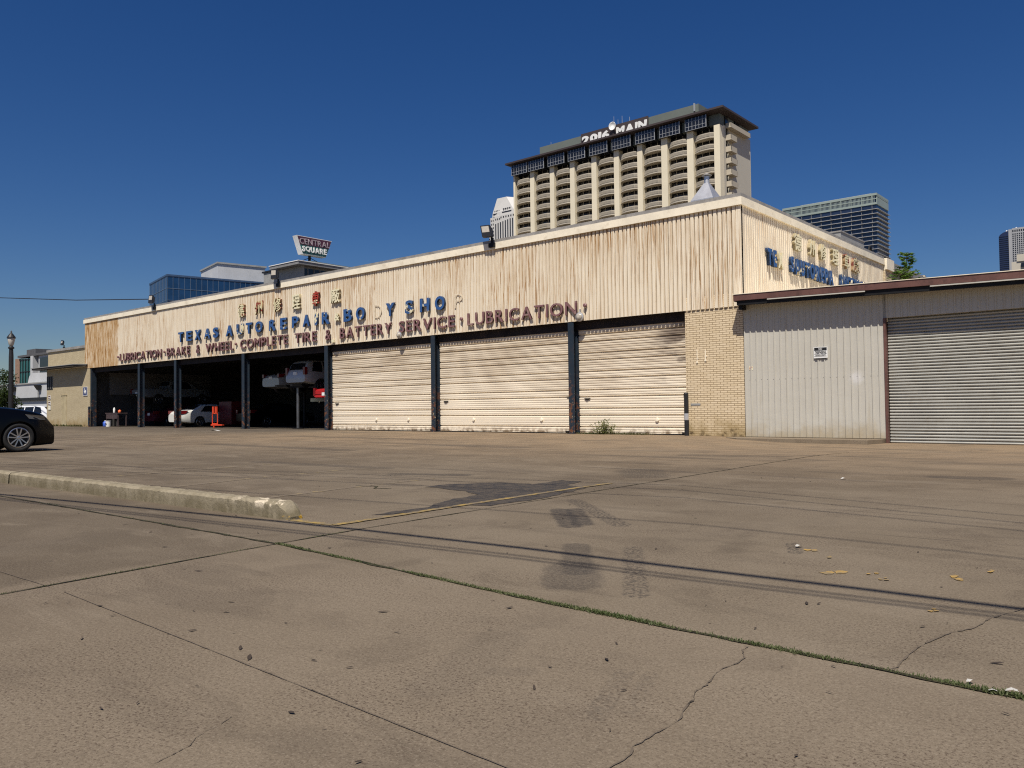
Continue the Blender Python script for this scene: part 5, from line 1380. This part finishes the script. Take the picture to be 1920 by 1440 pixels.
c = MB(); c.prism(out, lambda p: (0, p[0], p[1]), lambda p: (-1.3, p[0], p[1])); c.build('cabinet', WHITE, sg)
SM = paint('sign_maroon', (.075, .024, .045), .5, 0, .25, 1.5, (.04, .02, .03), .6); ST_ = paint('sign_teal', (.022, .10, .10), .5, 0, .3, 1.5, (.01, .03, .035), .6)
c = MB(); c.prism([(-3.2, 31.85), (4.12, 31.85), (3.55, 30.4), (-2.68, 30.4)], lambda p: (.01, p[0], p[1]), lambda p: (.04, p[0], p[1])); c.build('maroon_panel', SM, sg)
c = MB(); c.prism([(-2.68, 30.38), (3.55, 30.38), (2.86, 28.85), (-2.08, 28.85)], lambda p: (.01, p[0], p[1]), lambda p: (.04, p[0], p[1])); c.build('teal_panel', ST_, sg)
for ch, a, b in word_boxes('CENTRAL', -2.75, 3.75, .0, .84):
    link('letter', fit_glyph(ch, a, b, 30.55, 31.55, lambda u, z, q: Vector((.04+q, u, z)), .10, .0), paint('faded_letter_'+ch, (.36, .30, .33), .6), sg)
for ch, a, b in word_boxes('SQUARE', -2.2, 3.0, .03, .88):
    link('letter', fit_glyph(ch, a, b, 29.2, 30.2, lambda u, z, q: Vector((.04+q, u, z)), .14, .03), WHITE, sg)
c = MB(); c.box(-.9, -.55, -.3, .05, 26.9, 28.8); c.build('post', DARK, sg)
c = MB(); c.tube([(-.7, -.1, 28.4), (-.7, -3.2, 27.0)], .06, 5); c.tube([(-.7, -.1, 28.4), (-.7, 4.2, 27.0)], .06, 5); c.build('brace', DARK, sg)

# --- white building and teal apartment block at far left
wb = thing('white_building', 'plain white building with a dark band between the trees and the annex', 'building', (-78, 9, 0))
c = LMB(); c.box(-90, -71, 6, 20, -.3, 4.0); c.build('wall', WHITEB, wb); c = LMB(); c.box(-90.1, -70.9, 5.8, 20, 2.26, 2.55); c.build('band', PLAST, wb)
c = LMB(); c.box(-90.1, -70.9, 5.9, 20, 3.92, 4.05); c.build('ledge', GREYP, wb)
c = LMB(); c.prism([(-81.6, 4.05), (-81.2, 4.8), (-80.5, 5.15), (-71.5, 4.95), (-71.5, 4.05)], lambda p: (p[0], 7.0, p[1]), lambda p: (p[0], 19, p[1])); c.build('upper_wall', WHITEB, wb)
for i, x in enumerate((-75.4, -82.2)):
    t = thing('pole_light', ('dark box light on a short pole on the white building', 'box light on a short pole beside the street lamp')[i], 'lamp', (x, 5.85, 2.55), group='box lights on the white building')
    c = MB(); c.box(-.08, .08, -.05, .03, 0, .75); c.build('pole', GREYP, t); c = MB(); c.add([(-.45, -.3, 1.2), (.5, -.3, 1.2), (.5, .1, 1.2), (-.45, .1, 1.2), (-.15, -.1, .72), (.4, -.1, .72), (.4, .1, .72), (-.15, .1, .72)], [(0, 1, 2, 3), (4, 7, 6, 5), (0, 4, 5, 1), (1, 5, 6, 2), (2, 6, 7, 3), (3, 7, 4, 0)]); c.build('lamp_head', PLAST, t)
DKG = paint('dark_grey_roof', (.09, .09, .095), .7)
tl = thing('apartment_block', 'distant apartment block with teal glass and a brick strip at far left', 'building', (-137, 30, 0))
TEAL = paint('teal_glass', (.015, .10, .10), .15, 0, .3, .3, spec=.6)
c = LMB(); c.box(-143.5, -140.6, 26, 40, 0, 10.3); c.build('brick_wall', m_brick('distant_brick', (.20, .10, .075), (.17, .085, .065), (.15, .09, .07), .5, .25, dirt=False), tl)
c = LMB(); c.box(-140.5, -135.5, 25.8, 40, 0, 10.1); o = c.build('glass_wall', TEAL, tl); c = LMB()
for i in range(5): c.box(-140.5+i*1.22, -140.4+i*1.22, 25.7, 25.82, 0, 10.1)
for i in range(4): c.box(-140.5, -135.5, 25.7, 25.82, 9.9-i*2.0, 10.0-i*2.0)
c.build('mullion', PLAST, o)
c = LMB(); c.box(-135.4, -134.4, 25.6, 40, 0, 10.4); c.box(-133.0, -128, 26, 40, 0, 10.6); c.build('white_column', WHITEB, tl)
c = LMB(); c.box(-134.4, -133.0, 26.5, 40, 0, 10.4); c.box(-132.3, -128.8, 25.9, 26, 6, 10.0); c.build('window', TWIN, tl)
c = LMB(); c.box(-141.5, -127.5, 25.7, 40, 10.4, 10.75); c.box(-141.2, -137.2, 27, 40, 10.75, 11.8); c.build('roof', DKG, tl)

# clean up helper
bpy.data.objects.remove(_to)
